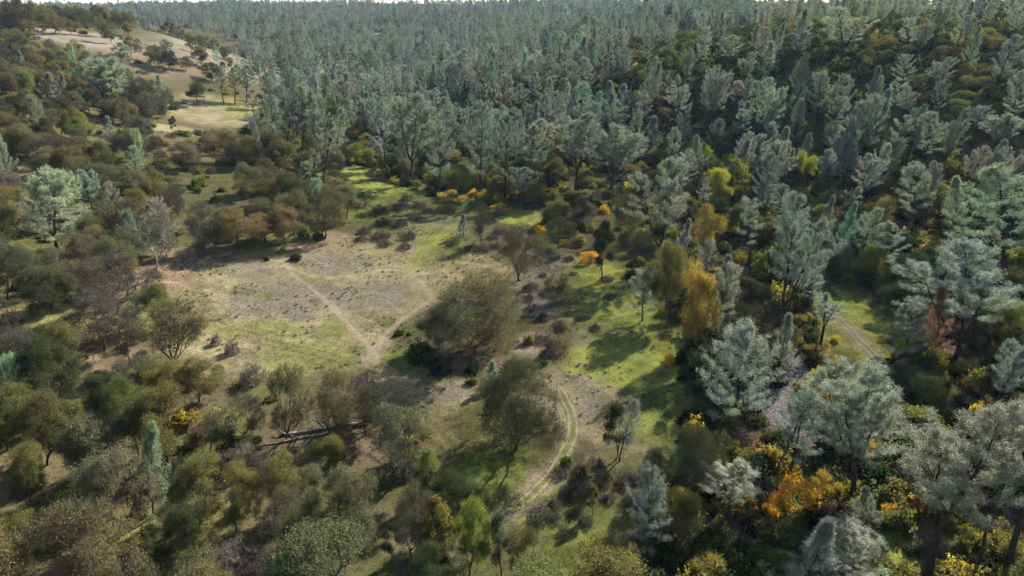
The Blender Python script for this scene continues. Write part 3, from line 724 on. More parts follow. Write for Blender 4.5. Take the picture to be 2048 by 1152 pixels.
t('leafy', 366, 338, 366, 285, 66, 'greyol', 'round dark oak left of the large oak below the hill meadow')
t('mint', 268, 352, 268, 292, 34, 'mint', 'small mint pine among the brown oaks of the left slope')
t('column', 614, 368, 612, 322, 34, 'mint', 'short pale pine in front of the tall pine clump')
# --- left hill
t('bare', 37, 82, 38, -28, 60, 'brown', 'tall dark bare tree on the skyline at the top left', 'the skyline bare tree')
t('forked', 212, 232, 208, 112, 94, 'grey', 'fan-shaped pine with dark splayed limbs on the left slope', 'the splayed pine on the left slope')
t('column', 243, 148, 243, 85, 42, 'grey', 'dense grey pine just behind the splayed pine')
t('bare', 277, 248, 280, 155, 78, 'drygrey', 'pale grey leafless oak right of the splayed pine', 'the pale grey bare oak')
t('leafy', 338, 140, 338, 100, 44, 'ever', 'dark green oak at the foot of the bare hill', 'the dark green hill oak')
t('column', 331, 112, 331, 78, 30, 'blue', 'blue pine behind the dark green hill oak')
t('column', 448, 207, 440, 132, 34, 'grey', 'left pine of three beside the hill meadow')
t('column', 470, 209, 468, 128, 36, 'grey', 'middle pine of three beside the hill meadow', 'the three meadow pines')
t('column', 490, 208, 492, 130, 36, 'grey', 'right pine of three beside the hill meadow')
t('leafy', 395, 211, 396, 165, 40, 'green', 'dark oak standing on the edge of the hill meadow')
t('leafy', 424, 163, 424, 125, 40, 'green', 'dark oak at the bottom of the bare hill slope')
for (bx, by, ty, w_, lab) in [(109, 68, 28, 44, 'rounded oak on the grassy skyline of the left hill'), (142, 70, 40, 34, 'smaller oak right of the rounded skyline oak'),
                              (402, 120, 92, 26, 'small oak alone on the bare hillside, upper'), (451, 122, 92, 26, 'small oak at the right edge of the bare hillside'),
                              (383, 104, 82, 22, 'little oak near the crest of the bare hill'), (372, 142, 112, 28, 'grey twiggy oak low on the bare hillside'),
                              (262, 115, 72, 40, 'brown oak at the left side of the bare hill'), (300, 128, 88, 44, 'brown oak cluster front tree below the bare hill')]:
    t('sparse', bx, by, bx, ty, w_, 'brown', lab)
t('slim', 270, 270, 270, 252, 18, 'yellow', 'tiny bright yellow tree right of the splayed pine')
t('slim', 344, 265, 344, 232, 16, 'ever', 'small dark columnar evergreen below the hill meadow')
t('young', 222, 275, 214, 232, 30, 'blue', 'small blue pine at the foot of the splayed pine')
t('young', 95, 200, 95, 145, 40, 'grey', 'soft grey pine on the left slope, left of the splayed pine')
t('young', 125, 205, 125, 148, 26, 'grey', 'narrow grey pine between a soft pine and the splayed pine')
# --- right bank: creek trees
t('leafy', 1392, 710, 1392, 522, 108, 'gold', 'golden-leaved oak left of the leaning pine by the creek', 'the golden oak')
t('column', 1412, 698, 1466, 525, 66, 'silver', 'silver pine leaning right behind the golden oak', 'the leaning silver pine')
t('forked', 1552, 662, 1622, 395, 138, 'grey', 'tall dark-trunked forked pine leaning over the glade', 'the tall forked pine over the glade')
t('mint', 1462, 860, 1488, 648, 126, 'silver', 'full silver-green pine standing by the gravel creek', 'the full silver-green pine')
t('sparse', 1410, 530, 1418, 408, 60, 'gold', 'thin yellow-leaved tree with forked dark trunk', 'the thin yellow tree')
t('thin', 1497, 548, 1500, 395, 54, 'grey', 'grey pine with a forked bare trunk left of the tall forked pine')
t('column', 1619, 620, 1628, 542, 62, 'grey', 'small pine under the tall forked pine at the glade corner')
t('thin', 1640, 702, 1658, 588, 56, 'grey', 'spindly pine standing beside the pale dirt track')
t('forked', 1909, 724, 1935, 492, 192, 'silver', 'very broad many-topped silver pine right of the glade', 'the broad silver pine right of the glade')
t('young', 1872, 716, 1886, 572, 66, 'rust', 'dead pine with rust-red needles in front of the broad silver pine', 'the rust-red dead pine')
t('column', 1812, 752, 1818, 612, 90, 'dkpine', 'shadowed pine left of the rust-red dead pine')
t('column', 2015, 800, 2020, 678, 54, 'grey', 'narrow pine near the right edge below the broad silver pine')
t('forked', 1705, 996, 1712, 732, 168, 'silver', 'airy silver pine with several dark stems beside the gravel', 'the airy silver pine')
t('forked', 1856, 1153, 1960, 778, 205, 'silver', 'huge pine with forked black trunk in the lower right', 'the huge forked pine')
t('thin', 1945, 1155, 2060, 800, 90, 'grey', 'dark bare trunk leaning out of the lower right corner, left one')
t('thin', 2000, 1155, 2110, 780, 110, 'grey', 'thick dark trunk leaning out of the lower right corner, right one')
t('column', 1440, 1048, 1476, 922, 104, 'silver', 'bushy silver pine left of the bright orange shrub', 'the bushy silver pine')
t('young', 1731, 1056, 1731, 975, 58, 'grey', 'small grey pine right of the bright orange shrub')
t('mint', 1702, 1175, 1706, 1052, 128, 'silver', 'silver pine top at the bottom edge below the orange shrub')
t('sparse', 1386, 1020, 1384, 850, 90, 'green', 'dark olive tree left of the bushy silver pine')
t('sparse', 1437, 970, 1437, 870, 80, 'olive', 'light olive tree in front of the full silver-green pine')
t('column', 2010, 545, 2000, 332, 150, 'mint', 'massive pale green pine at the right edge', 'the massive right-edge pine')
t('leafy', 1330, 640, 1335, 480, 80, 'ochre', 'rust-ochre oak in shade left of the golden oak')
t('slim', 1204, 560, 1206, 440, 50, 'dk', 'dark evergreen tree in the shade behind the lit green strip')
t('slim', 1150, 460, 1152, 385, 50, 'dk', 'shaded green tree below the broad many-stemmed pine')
t('sparse', 1262, 480, 1256, 385, 56, 'olive', 'olive tree left of the big silver pine')
t('slim', 1216, 500, 1216, 440, 20, 'gold', 'slim golden sapling in the dark shade')
t('leafy', 1437, 420, 1437, 335, 56, 'lime', 'yellow-lime tree right of the big silver pine', 'the yellow-lime tree')
t('slim', 1474, 405, 1472, 318, 50, 'brt', 'green-lime tree right of the yellow-lime tree')
t('leafy', 1611, 372, 1608, 302, 52, 'lime', 'bright lime-yellow tree in front of the leaning pine row', 'the bright lime tree')
t('column', 1656, 400, 1656, 300, 50, 'blue', 'shaded blue pine right of the bright lime tree')
t('column', 1830, 470, 1832, 326, 76, 'silver', 'rounded silver pine left of a pointed one on the right slope', 'the rounded silver pine')
t('young', 1912, 470, 1914, 352, 60, 'silver', 'pointed silver pine on the right slope')
t('column', 1770, 540, 1775, 445, 70, 'grey', 'grey pine with flat pale boughs in the dark wood')
t('young', 1392, 345, 1392, 270, 38, 'silver', 'conical silver pine above the big silver pine')
t('leafy', 1740, 560, 1738, 490, 60, 'yolive', 'olive tree in shade above the glade')
t('leafy', 1830, 590, 1828, 505, 85, 'ever', 'dark rounded evergreen oak behind the glade', 'the dark evergreen oak')
t('leafy', 1880, 640, 1872, 560, 50, 'ochre', 'ochre tree beside the rust-red dead pine')
t('leafy', 2040, 700, 2040, 600, 70, 'yolive', 'olive-yellow oak at the right edge beside the broad silver pine')
t('leafy', 1770, 480, 1770, 395, 60, 'ochre', 'rust-tinged oak in the dark wood of the right slope')
# --- the leaning pine row on the right slope
for (bx, by, tx, ty, w_, kd, lab) in [
        (1357, 286, 1360, 150, 40, 'thin', 'thin tall pine at the left end of the pine row on the right'), (1423, 275, 1436, 135, 60, 'forked', 'forked pine near the left end of the right-hand pine row'),
        (1512, 303, 1510, 162, 36, 'thin', 'straight slender pine in the right-hand pine row'), (1538, 306, 1552, 155, 66, 'forked', 'full forked pine in the middle of the right-hand pine row'),
        (1584, 310, 1604, 196, 34, 'column', 'dark pointed pine right of the full forked pine'), (1645, 303, 1690, 192, 42, 'thin', 'slanting pine left of two parallel leaning pines'),
        (1680, 345, 1728, 202, 46, 'column', 'left one of two parallel right-leaning pines'), (1705, 335, 1757, 188, 60, 'column', 'right one of two parallel right-leaning pines'),
        (1775, 345, 1812, 230, 48, 'thin', 'right-leaning pine after the two parallel ones'), (1847, 330, 1862, 224, 56, 'column', 'full pine left of the pair-stemmed leaning pine'),
        (1881, 365, 1922, 213, 48, 'forked', 'leaning pine with paired dark stems and tufted top'), (1998, 310, 2010, 226, 66, 'forked', 'pine on the upper right slope near the edge'),
        (1874, 192, 1888, 114, 58, 'forked', 'round-topped pine alone in the brush of the upper right'), (1464, 142, 1466, 70, 48, 'column', 'stout pine in front of the plateau oaks'),
        (1539, 152, 1543, 83, 42, 'young', 'pale pointed pine right of the stout plateau pine'), (1598, 126, 1604, 62, 46, 'column', 'bushy pale pine left of the great skyline pine'),
        (1680, 130, 1695, 12, 84, 'forked', 'great dark-stemmed pine reaching the skyline on the right'), (1800, 188, 1812, 108, 40, 'column', 'dark-capped pine below the plateau'),
        (1630, 262, 1645, 142, 48, 'column', 'tall pine with rounded cap behind the leaning row'), (1672, 262, 1690, 148, 44, 'column', 'second round-capped pine behind the leaning row'),
        (927, 180, 928, 98, 46, 'column', 'large rounded pine in the middle of the forest'), (1030, 160, 1034, 118, 26, 'column', 'pine beside the pale trail on the spur'),
        (1070, 175, 1063, 118, 36, 'column', 'soft pine in front of the pale trail'), (1097, 155, 1094, 108, 26, 'young', 'pointed pine right of the pale trail'),
        (1128, 118, 1132, 62, 40, 'forked', 'dark-stemmed pine above the pale trail'), (1165, 85, 1165, 52, 30, 'column', 'pine beside the orange oak on the plateau')]:
    t(kd, bx, by, tx, ty, w_, 'grey' if len(lab) % 2 == 0 else 'silver', lab, None)
t('leafy', 1163, 88, 1163, 54, 34, 'ochre', 'orange-brown oak on the plateau beside the pale trail', 'the orange oak on the plateau')
T_SHORT_EXTRA = {'great dark-stemmed pine reaching the skyline on the right': 'the great skyline pine', 'large rounded pine in the middle of the forest': 'the large rounded forest pine',
                 'round-topped pine alone in the brush of the upper right': 'the round-topped brush pine', 'full forked pine in the middle of the right-hand pine row': 'the full forked row pine',
                 'stout pine in front of the plateau oaks': 'the stout plateau pine', 'right one of two parallel right-leaning pines': 'the two parallel leaning pines',
                 'leaning pine with paired dark stems and tufted top': 'the paired-stem leaning pine'}
# --- shrubs: kind, base, top y, width
S = []
def s(kind, bx, by, ty, w_, col, label): S.append((kind, bx, by, bx, ty, w_, col, label, None))
s('leafbush', 842, 715, 672, 76, 'ever', 'dark evergreen shrub clump left of the great brown oak')
s('leafbush', 882, 742, 702, 70, 'ever', 'dark evergreen shrub clump in front of the great brown oak')
s('leafbush', 944, 745, 722, 32, 'ever', 'small dark evergreen shrub at the foot of the great brown oak')
s('leafbush', 944, 768, 750, 24, 'green', 'little green bush below the great brown oak')
s('leafbush', 1057, 688, 666, 24, 'brt', 'bright green bush on the bare dirt right of the great brown oak')
s('leafbush', 1089, 730, 714, 16, 'ever', 'tiny dark bush on the dirt path')
s('leafbush', 797, 670, 655, 22, 'green', 'low green bush left of the great brown oak on dry grass')
s('leafbush', 817, 671, 661, 12, 'green', 'tiny bush right of the low green bush on dry grass')
s('leafbush', 1030, 748, 708, 46, 'green', 'leafy green shrub between the two great oaks')
s('leafbush', 566, 505, 490, 16, 'lime', 'bright yellow-green bush where the footpath enters the trees')
s('leafbush', 592, 520, 496, 26, 'green', 'dark green bush beside the footpath at the top of the clearing')
s('leafbush', 533, 521, 508, 12, 'green', 'tiny round bush left of the footpath')
s('autumn', 908, 402, 378, 62, 'yellow', 'wide golden-yellow shrub under the pine line, left')
s('leafbush', 972, 398, 376, 38, 'yellow', 'golden-yellow shrub under the pine line, middle')
s('autumn', 1004, 426, 402, 44, 'yellow', 'golden-yellow shrub nearest the lit grass, right of three')
s('leafbush', 945, 392, 376, 24, 'orange', 'small orange shrub between two golden ones')
s('leafbush', 1084, 466, 448, 28, 'orange', 'orange shrub left of the low dark spreading oak')
s('autumn', 1178, 526, 497, 46, 'orange', 'orange-topped shrub at the edge of the lit green strip')
s('leafbush', 1262, 385, 356, 34, 'yellow', 'brilliant yellow shrub left of the big silver pine')
s('leafbush', 1323, 630, 610, 24, 'yellow', 'small yellow bush right of the lone silver pine')
s('autumn', 1335, 735, 708, 46, 'orange', 'rusty orange shrub at the right edge of the meadow')
s('autumn', 1587, 1034, 935, 100, 'orange', 'bright orange shrub, the most vivid in the lower right')
s('leafbush', 1545, 1030, 1000, 46, 'orange', 'small orange bush left of the most vivid orange shrub')
s('autumn', 1649, 985, 940, 64, 'yellow', 'yellow shrub right of the most vivid orange shrub')
s('autumn', 1779, 1042, 1003, 56, 'orange', 'orange-yellow shrub left of the huge forked pine')
s('twigbush', 1676, 1030, 992, 56, 'rust', 'reddish thin shrub beside the vivid orange shrub')
s('autumn', 1412, 1165, 1106, 112, 'lime', 'lime-yellow shrub at the bottom edge')
s('autumn', 1717, 915, 872, 72, 'yellow', 'yellow shrub behind the airy silver pine')
s('leafbush', 1543, 930, 884, 34, 'yellow', 'narrow yellow bush left of the gravel')
s('leafbush', 1645, 812, 772, 52, 'gold', 'golden shrub at the left of the airy silver pine crown')
s('autumn', 1628, 702, 680, 60, 'gold', 'gold shrub at the foot of the spindly pine')
s('leafbush', 1635, 762, 728, 32, 'gold', 'small gold bush by the lower end of the glade')
s('leafbush', 1669, 684, 668, 20, 'yellow', 'tiny bright yellow bush on the edge of the pale track')
s('autumn', 1608, 652, 622, 54, 'gold', 'gold-brown shrub under the tall forked pine')
s('leafbush', 1555, 600, 560, 50, 'gold', 'gold shrub behind the trunk of the tall forked pine')
s('leafbush', 1502, 972, 905, 64, 'ever', 'dark evergreen shrub left of the vivid orange shrub')
s('autumn', 1975, 1110, 1060, 110, 'lime', 'yellow-lime shrub under the leaning corner trunks')
s('leafbush', 1552, 1140, 1092, 66, 'yolive', 'small olive shrub at the bottom below the orange shrub')
s('leafbush', 1734, 570, 528, 62, 'ever', 'black-green round shrub at the head of the glade')
s('autumn', 1445, 560, 530, 60, 'yellow', 'yellow bush at the foot of the thin yellow tree')
s('leafbush', 1132, 930, 908, 26, 'green', 'small green bush right beside the curving track')
s('autumn', 1440, 470, 440, 50, 'yellow', 'yellow undergrowth bush between two pines by the thin yellow tree')
s('leafbush', 1030, 395, 378, 24, 'rust', 'small rust-red bush behind the lit meadow corner')
s('twigbush', 1080, 1036, 1004, 52, 'drygrey', 'grey-green twiggy shrub left end of the dark brush clump')
GREYB = [(431, 690, 664, 26), (465, 708, 676, 32), (500, 768, 728, 62)]
for i, (x, y, ty, w_) in enumerate(GREYB): s('twigbush', x, y, ty, w_, 'drygrey', ['small grey bush above two others at the left clearing edge', 'middle grey bush at the left clearing edge', 'largest dark grey bush at the lower left clearing edge'][i])
# brush mounds of the meadow: base x, base y, width
M1 = [(725, 415, 40), (760, 425, 60), (800, 418, 50), (811, 400, 36), (893, 424, 56), (766, 448, 50), (800, 452, 48), (728, 466, 44), (763, 478, 60), (818, 478, 56), (770, 493, 46), (808, 498, 44), (720, 482, 40),
      (840, 415, 40), (830, 440, 40), (700, 405, 34), (760, 362, 40), (740, 352, 34), (703, 402, 36), (855, 425, 40), (905, 490, 40), (941, 500, 44), (965, 502, 46), (992, 496, 40), (1000, 466, 40), (985, 478, 36), (935, 440, 30)]
M2 = [(1086, 552, 28), (1146, 550, 24), (1058, 580, 50), (1057, 600, 40), (1065, 620, 52), (1090, 590, 52), (1119, 650, 36), (1085, 640, 46), (1221, 598, 46), (1214, 562, 40), (1329, 672, 44), (1084, 684, 60), (1105, 706, 84), (1122, 660, 40), (1139, 520, 34), (1190, 660, 40), (1160, 640, 36), (1300, 520, 40)]
M3 = [(1120, 950, 54), (1160, 945, 56), (1205, 965, 62), (1246, 968, 60), (1268, 962, 44), (1140, 995, 52), (1176, 990, 56), (1108, 1012, 40), (1110, 1042, 50), (1130, 1068, 48), (1172, 1048, 50), (1230, 1090, 76), (1262, 1082, 50), (1150, 1030, 44), (1215, 1000, 46), (1196, 930, 50)]
M4 = [(130, 672, 80), (165, 690, 74), (95, 690, 70), (60, 700, 60), (284, 712, 44), (150, 640, 60), (200, 760, 60)]
def mounds(lst, col, where, kd='twigbush'):
    o = sorted(range(len(lst)), key=lambda i: lst[i][0])
    words = ['first', 'second', 'third', 'fourth', 'fifth', 'sixth', 'seventh', 'eighth', 'ninth', 'tenth', 'eleventh', 'twelfth', 'thirteenth', 'fourteenth', 'fifteenth', 'sixteenth', 'seventeenth', 'eighteenth', 'nineteenth', 'twentieth',
             'twenty-first', 'twenty-second', 'twenty-third', 'twenty-fourth', 'twenty-fifth', 'twenty-sixth', 'twenty-seventh', 'twenty-eighth', 'twenty-ninth', 'thirtieth']
    for r_, i in enumerate(o):
        x, y, w_ = lst[i]; s(kd, x, y, y - w_ * .36, w_ * .74, col, f'{words[r_]} dark twiggy brush mound from the left {where}')
mounds(M1, 'purple', 'in the brush field above the clearing')
mounds(M2, 'purple', 'right of the great brown oak')
mounds(M3, 'purple', 'below the curving track')
mounds(M4, 'purple', 'near the stout bare oak')

# ---------------------------------------------------------------- building the placed things
from mathutils import Quaternion
rnd = random.Random(4)
NAME = dict(leafy='oak_tree', sparse='oak_tree', bare='bare_tree', vase='oak_tree', pale='oak_tree', grand='oak_tree', slim='broadleaf_tree', forked='pine_tree', column='pine_tree',
            young='pine_tree', mint='pine_tree', thin='pine_tree', leafbush='shrub', autumn='shrub', twigbush='brush_mound')
CAT = dict(oak_tree='oak tree', bare_tree='bare tree', broadleaf_tree='tree', pine_tree='pine tree', shrub='shrub', brush_mound='brush')
GRP = dict(oak_tree='oaks of the wood and clearing', bare_tree='leafless trees of the wood', broadleaf_tree='small broadleaf trees', pine_tree='pines of the forest', shrub='leafy shrubs', brush_mound='brush mounds of the meadow')
placed = []     # x, y, radius
seen_on = []    # screen x, y, name, for the labels
def plant(kind, x, y, h, rad, lean, col, label, limbs, jit=.1, seed=None):
    pr = PROTO[kind][rnd.randrange(len(PROTO[kind]))]
    nm = NAME[kind]
    root = bpy.data.objects.new(nm, None); sc.collection.objects.link(root)
    root.empty_display_size = .5
    root.location = (x, y, float(surf_z(x, y)))
    root.rotation_mode = 'QUATERNION'
    root.rotation_quaternion = Quaternion((0, 1, 0), lean) @ Quaternion((0, 0, 1), rnd.uniform(0, 6.28))
    k = rad / pr.rad; ax = rnd.uniform(.88, 1.14); root.scale = (k * ax, k / ax, h / pr.h)
    root['label'] = label; root['category'] = CAT[nm]; root['group'] = GRP[nm]
    stem = 'stem' if nm in ('shrub', 'brush_mound') else 'trunk'
    if limbs and pr.limbs:
        link(stem, pr.trunk, root)
        for m in pr.limbs: link('limb', m, root)
    else:
        link(stem, pr.wood, root)
    c = link('crown', pr.crown, root)
    v = C[col]; f = [1 + rnd.uniform(-jit, jit) for _ in range(3)]
    c.color = (v[0] * f[0], v[1] * f[1], v[2] * f[2], 1)
    placed.append((x, y, rad))
    return root
LMK = []
for rec in T + S:
    kind, bx, by, tx, ty, w_, col, label, short = rec
    p = at(bx, by); dep = float(project(p[0], p[1], p[2])[2])
    q = at_D(tx, ty, p[1]); h = float(q[2] - p[2]); dx = float(q[0] - p[0])
    lean = math.atan2(dx, h); h = math.hypot(h, dx)
    rad = w_ * dep / F / 2
    shrub = kind in ('leafbush', 'twigbush', 'autumn')
    if shrub: lean = 0.0; h = max(h * .85, .5)
    plant(kind, p[0], p[1], h, rad, lean, col, label, limbs=(dep < 175 and not shrub))
    short = short or T_SHORT_EXTRA.get(label)
    if short: LMK.append((tx if not shrub else bx, (by + ty) / 2, short))
hand = np.array(placed)

# ---------------------------------------------------------------- the rest of the woods
def inside(px, py, poly):
    poly = np.array(poly, float); x0, y0 = poly[:, 0], poly[:, 1]; x1, y1 = np.roll(x0, -1), np.roll(y0, -1)
    r = np.zeros(px.shape, bool)
    for a, b, c_, d in zip(x0, y0, x1, y1):
        if b == d: continue
        k = ((b > py) != (d > py)) & (px < (c_ - a) * (py - b) / (d - b) + a); r ^= k
    return r
CLEAR = [(290, 560), (360, 520), (480, 510), (600, 490), (700, 470), (690, 400), (672, 335), (720, 330), (790, 372), (880, 402), (1030, 415), (1095, 425), (1105, 505), (1235, 500), (1260, 560), (1330, 600), (1380, 660), (1360, 770),
         (1345, 900), (1290, 930), (1290, 1030), (1270, 1152), (1100, 1152), (1010, 1060), (960, 990), (900, 960), (890, 860), (840, 840), (740, 850), (700, 800), (520, 760), (440, 720), (400, 660), (310, 640)]
HILL = [(60, 88), (120, 62), (200, 60), (350, 52), (470, 85), (540, 200), (500, 225), (390, 225), (320, 200), (250, 170), (180, 135)]
MEAD1 = [(295, 278), (420, 258), (510, 246), (530, 200), (395, 195), (330, 232)]; MEAD2 = [(630, 160), (705, 155), (700, 136), (640, 138)]
GLADE = [(1625, 590), (1660, 560), (1735, 572), (1790, 640), (1800, 775), (1700, 770), (1640, 700), (1640, 640)]
TRAIL = [(1000, 170), (1030, 125), (1090, 98), (1200, 80), (1205, 92), (1100, 112), (1040, 140), (1012, 172)]
LGAP = [(0, 345), (0, 322), (55, 322), (55, 350)]; LGAP2 = [(120, 352), (125, 334), (185, 338), (180, 355)]
GRAV = [(1510, 870), (1520, 820), (1550, 790), (1580, 650), (1610, 660), (1615, 740), (1580, 820), (1670, 880), (1680, 905)]
def choose(px, py, D, r, of=.8):
    """kind, colour, height, crown radius of the tree that grows at this place"""
    u = r.random()
    if D > 480 and px < 1500:
        if u < of: return r.choice(['column', 'column', 'mint', 'forked']), r.choice(['grey', 'blue', 'grey', 'blue', 'dkpine']), r.uniform(10, 20) + (r.random() < .06) * 6, r.uniform(2.4, 4.4)
        return 'leafy', r.choice(['olive', 'green', 'yolive']), r.uniform(5, 8), r.uniform(3, 4.2)
    if px > 1250 and py < 235 - (1350 - min(px, 1350)) * .9:
        if u < .17: return r.choice(['column', 'column', 'young', 'forked']), r.choice(['grey', 'silver', 'grey']), r.uniform(11, 17), r.uniform(2.3, 3.6)
        return 'leafy', r.choice(['olive', 'yolive', 'green', 'green', 'olive', 'green']), r.uniform(3.6, 6.0), r.uniform(2.4, 3.6)
    if (px < 690 and py > 232) or px < 470:
        if py > 60 and u < .07: return r.choice(['young', 'mint', 'column']), r.choice(['grey', 'mint', 'silver']), r.uniform(9, 14), r.uniform(1.8, 2.8)
        if py > 700:
            if u < .62: return 'leafy', r.choice(['olive', 'greyol', 'green', 'green', 'yolive', 'olive']), r.uniform(9, 12), r.uniform(3.1, 4.2)
            if u < .85: return 'sparse', r.choice(['olive', 'greyol', 'olive']), r.uniform(8.5, 11.5), r.uniform(3.0, 4.1)
            return 'bare', 'greyol', r.uniform(6.5, 9), r.uniform(3.0, 4.0)
        if u < .36: return 'leafy', r.choice(['olive', 'olive', 'greyol', 'olive', 'yolive', 'green', 'brown']), r.uniform(7.2, 10.4), r.uniform(2.9, 4.3)
        if u < .72: return 'sparse', r.choice(['olive', 'greyol', 'olive', 'brown']), r.uniform(7.2, 10.4), r.uniform(2.9, 4.3)
        return 'bare', r.choice(['greyol', 'brown']), r.uniform(6, 9), r.uniform(3.0, 4.4)
    if px < 1330 and py < 420:
        if u < (.74 if py < 215 else .46 if py < 325 else .22): return r.choice(['column', 'column', 'column', 'young', 'thin', 'forked']), r.choice(['grey', 'grey', 'silver', 'blue']), r.uniform(11, 18.5), r.uniform(2.3, 3.9)
        return r.choice(['leafy', 'leafy', 'slim', 'sparse']), r.choice(['olive', 'green', 'yolive', 'green', 'dk', 'ochre']), r.uniform(5, 8), r.uniform(2.6, 3.8)
    if px >= 1330 and py < 440:
        if u < .42: return r.choice(['column', 'column', 'thin', 'young', 'forked']), r.choice(['grey', 'silver', 'silver', 'blue']), r.uniform(11, 17), r.uniform(2.3, 3.6)
        return r.choice(['leafy', 'leafy', 'slim']), r.choice(['green', 'olive', 'yolive', 'dk', 'lime', 'green']), r.uniform(4.5, 7.5), r.uniform(2.4, 3.6)
    if px > 1230:
        if u < .25: return r.choice(['column', 'young', 'thin']), r.choice(['grey', 'silver', 'blue']), r.uniform(9, 15), r.uniform(1.8, 2.8)
        return r.choice(['leafy', 'slim', 'sparse']), r.choice(['green', 'dk', 'ever', 'olive', 'green', 'yolive']), r.uniform(4.5, 7.5), r.uniform(2.2, 3.4)
    return r.choice(['leafy', 'sparse', 'slim']), r.choice(['olive', 'greyol', 'green', 'yolive']), r.uniform(6, 9), r.uniform(2.6, 3.8)
def jitter_grid(x0, x1, y0, y1, cell, seed):
    r = np.random.default_rng(seed); xs = np.arange(x0, x1, cell); ys = np.arange(y0, y1, cell)
    X, Y = np.meshgrid(xs, ys); X = (X + r.uniform(-.42, .42, X.shape) * cell).ravel(); Y = (Y + r.uniform(-.42, .42, Y.shape) * cell).ravel()
    return X, Y
CORE = [(340, 560), (480, 515), (690, 490), (760, 440), (870, 440), (900, 560), (880, 640), (830, 700), (820, 790), (740, 770), (520, 750), (440, 715), (380, 640)]
CORE2 = [(1110, 530), (1250, 535), (1270, 640), (1330, 690), (1340, 880), (1160, 890), (1120, 760), (1060, 720)]
PROT = np.array([(tx, ty, ty + (.5 if (NAME[kind] == 'pine_tree' or bx > 1200) else .3) * (by - ty), w_ * .36, at(bx, by)[1]) for (kind, bx, by, tx, ty, w_, col, label, short) in T if short or NAME[kind] == 'pine_tree' or bx > 1200])
def hides(a, top, rpx, y):
    pt = np.array([a]); tp = np.array([top])
    for q_ in (top, top + rpx):
        for poly in (CORE, CORE2, GLADE, MEAD1):
            if inside(pt, np.array([q_]), poly)[0]: return True
    k = (PROT[:, 4] > y) & (np.abs(PROT[:, 0] - a) < PROT[:, 3] + .6 * rpx) & (top < PROT[:, 2])
    return bool(k.any())
cand = []
rr_ = random.Random(11)
for (y0, y1, cell, sd_) in [(46, 300, 5.8, 1), (300, 620, 7.6, 2), (620, 1750, 11.5, 3)]:
    X, Y = jitter_grid(-.86 * y1 - 25, .9 * y1 + 40, y0, y1, cell, sd_)
    k = (X > -.86 * Y - 25) & (X < .9 * Y + 45); X, Y = X[k], Y[k]
    Z = surf_z(X, Y); px, py, dep = project(X, Y, Z)
    ok = ~inside(px, py, CLEAR) & ~inside(px, py, MEAD1) & ~inside(px, py, MEAD2) & ~inside(px, py, GLADE) & ~inside(px, py, LGAP) & ~inside(px, py, LGAP2) & ~inside(px, py, GRAV) & ~inside(px, py, TRAIL)
    # gaps in the canopy
    ok &= (fbm(X / 22, Y / 22, 77) > np.where((px < 700) & (py > 200), np.where(py > 700, .05, .40), .37))
    hill = inside(px, py, HILL)
    ofr = .95 - .75 * sst(.45, .68, fbm(X / 130, Y / 130, 55))
    for x, y, z, a, b, d, o, hh, oo in zip(X, Y, Z, px, py, dep, ok, hill, ofr):
        if not o or (hh and rr_.random() > .11): continue
        kind, col, h, rad = choose(a, b, y, rr_, oo)
        if y < 330:
            dd = np.hypot(hand[:, 0] - x, hand[:, 1] - y)
            if (dd < .62 * (hand[:, 2] + rad)).any(): continue
            if 0 < a < 2048 and hides(a, b - h * F / d, rad * F / d, y): continue
        cand.append((kind, col, x, y, z, h, rad, a, b, d))
# the ones that show largest are individuals
def size(c): return c[5] * F / c[9] if (-60 < c[7] < 2110 and c[8] - c[5] * F / c[9] < 1150 and c[8] > -5) else 0
cand.sort(key=size, reverse=True)
quota = dict(oak_tree=300, pine_tree=300, bare_tree=120, broadleaf_tree=120)
for rec in T: quota[NAME[rec[0]]] -= 1
pick, rest = [], []
for c in cand:
    n = NAME[c[0]]
    if quota[n] > 0 and size(c) > 26: quota[n] -= 1; pick.append(c)
    else: rest.append(c)
LOOK = dict(grey='grey-green', silver='silver-green', mint='mint-green', blue='blue-green', dkpine='dark green', olive='olive', brown='brown', greyol='grey-olive', green='dark green', dk='blackish green', yolive='yellow-olive',
            ochre='ochre', lime='lime-yellow', ever='deep green')
FORM = dict(leafy='leafy', sparse='half-bare', bare='leafless', slim='slim', forked='forked', column='full', young='pointed', mint='soft', thin='thin')
_ones = ['', 'first', 'second', 'third', 'fourth', 'fifth', 'sixth', 'seventh', 'eighth', 'ninth', 'tenth', 'eleventh', 'twelfth', 'thirteenth', 'fourteenth', 'fifteenth', 'sixteenth', 'seventeenth', 'eighteenth', 'nineteenth']
ORD = ['nearest'] + _ones[2:] + ['twentieth'] + ['twenty-' + o_ for o_ in _ones[1:10]] + ['thirtieth'] + ['thirty-' + o_ for o_ in _ones[1:10]]
lm = np.array([(a, b) for a, b, _ in LMK])
sect = {}
for i, c in enumerate(pick):
    mx, my = c[7], c[8] - .5 * c[5] * F / c[9]
    d = np.hypot(lm[:, 0] - mx, lm[:, 1] - my); k = int(np.argmin(d))
    dx, dy = mx - lm[k, 0], my - lm[k, 1]
    word = ('right of' if dx > 0 else 'left of') if abs(dx) > abs(dy) else ('behind' if dy < 0 else 'in front of')
    sect.setdefault((k, word, c[0], c[1] if c[0] != 'bare' else 'greyol'), []).append((d[k], i))
labels = {}
for (k, word, kind, col), lst in sect.items():
    lst.sort()
    for n, (_, i) in enumerate(lst):
        o = ORD[n] if n < len(ORD) else 'farthest'
        labels[i] = f"{o + ' ' if len(lst) > 1 else ''}{FORM[kind]} {LOOK[col] if kind != 'bare' else 'grey'} {CAT[NAME[kind]].replace('bare tree', 'tree')} {word} {LMK[k][2]}"
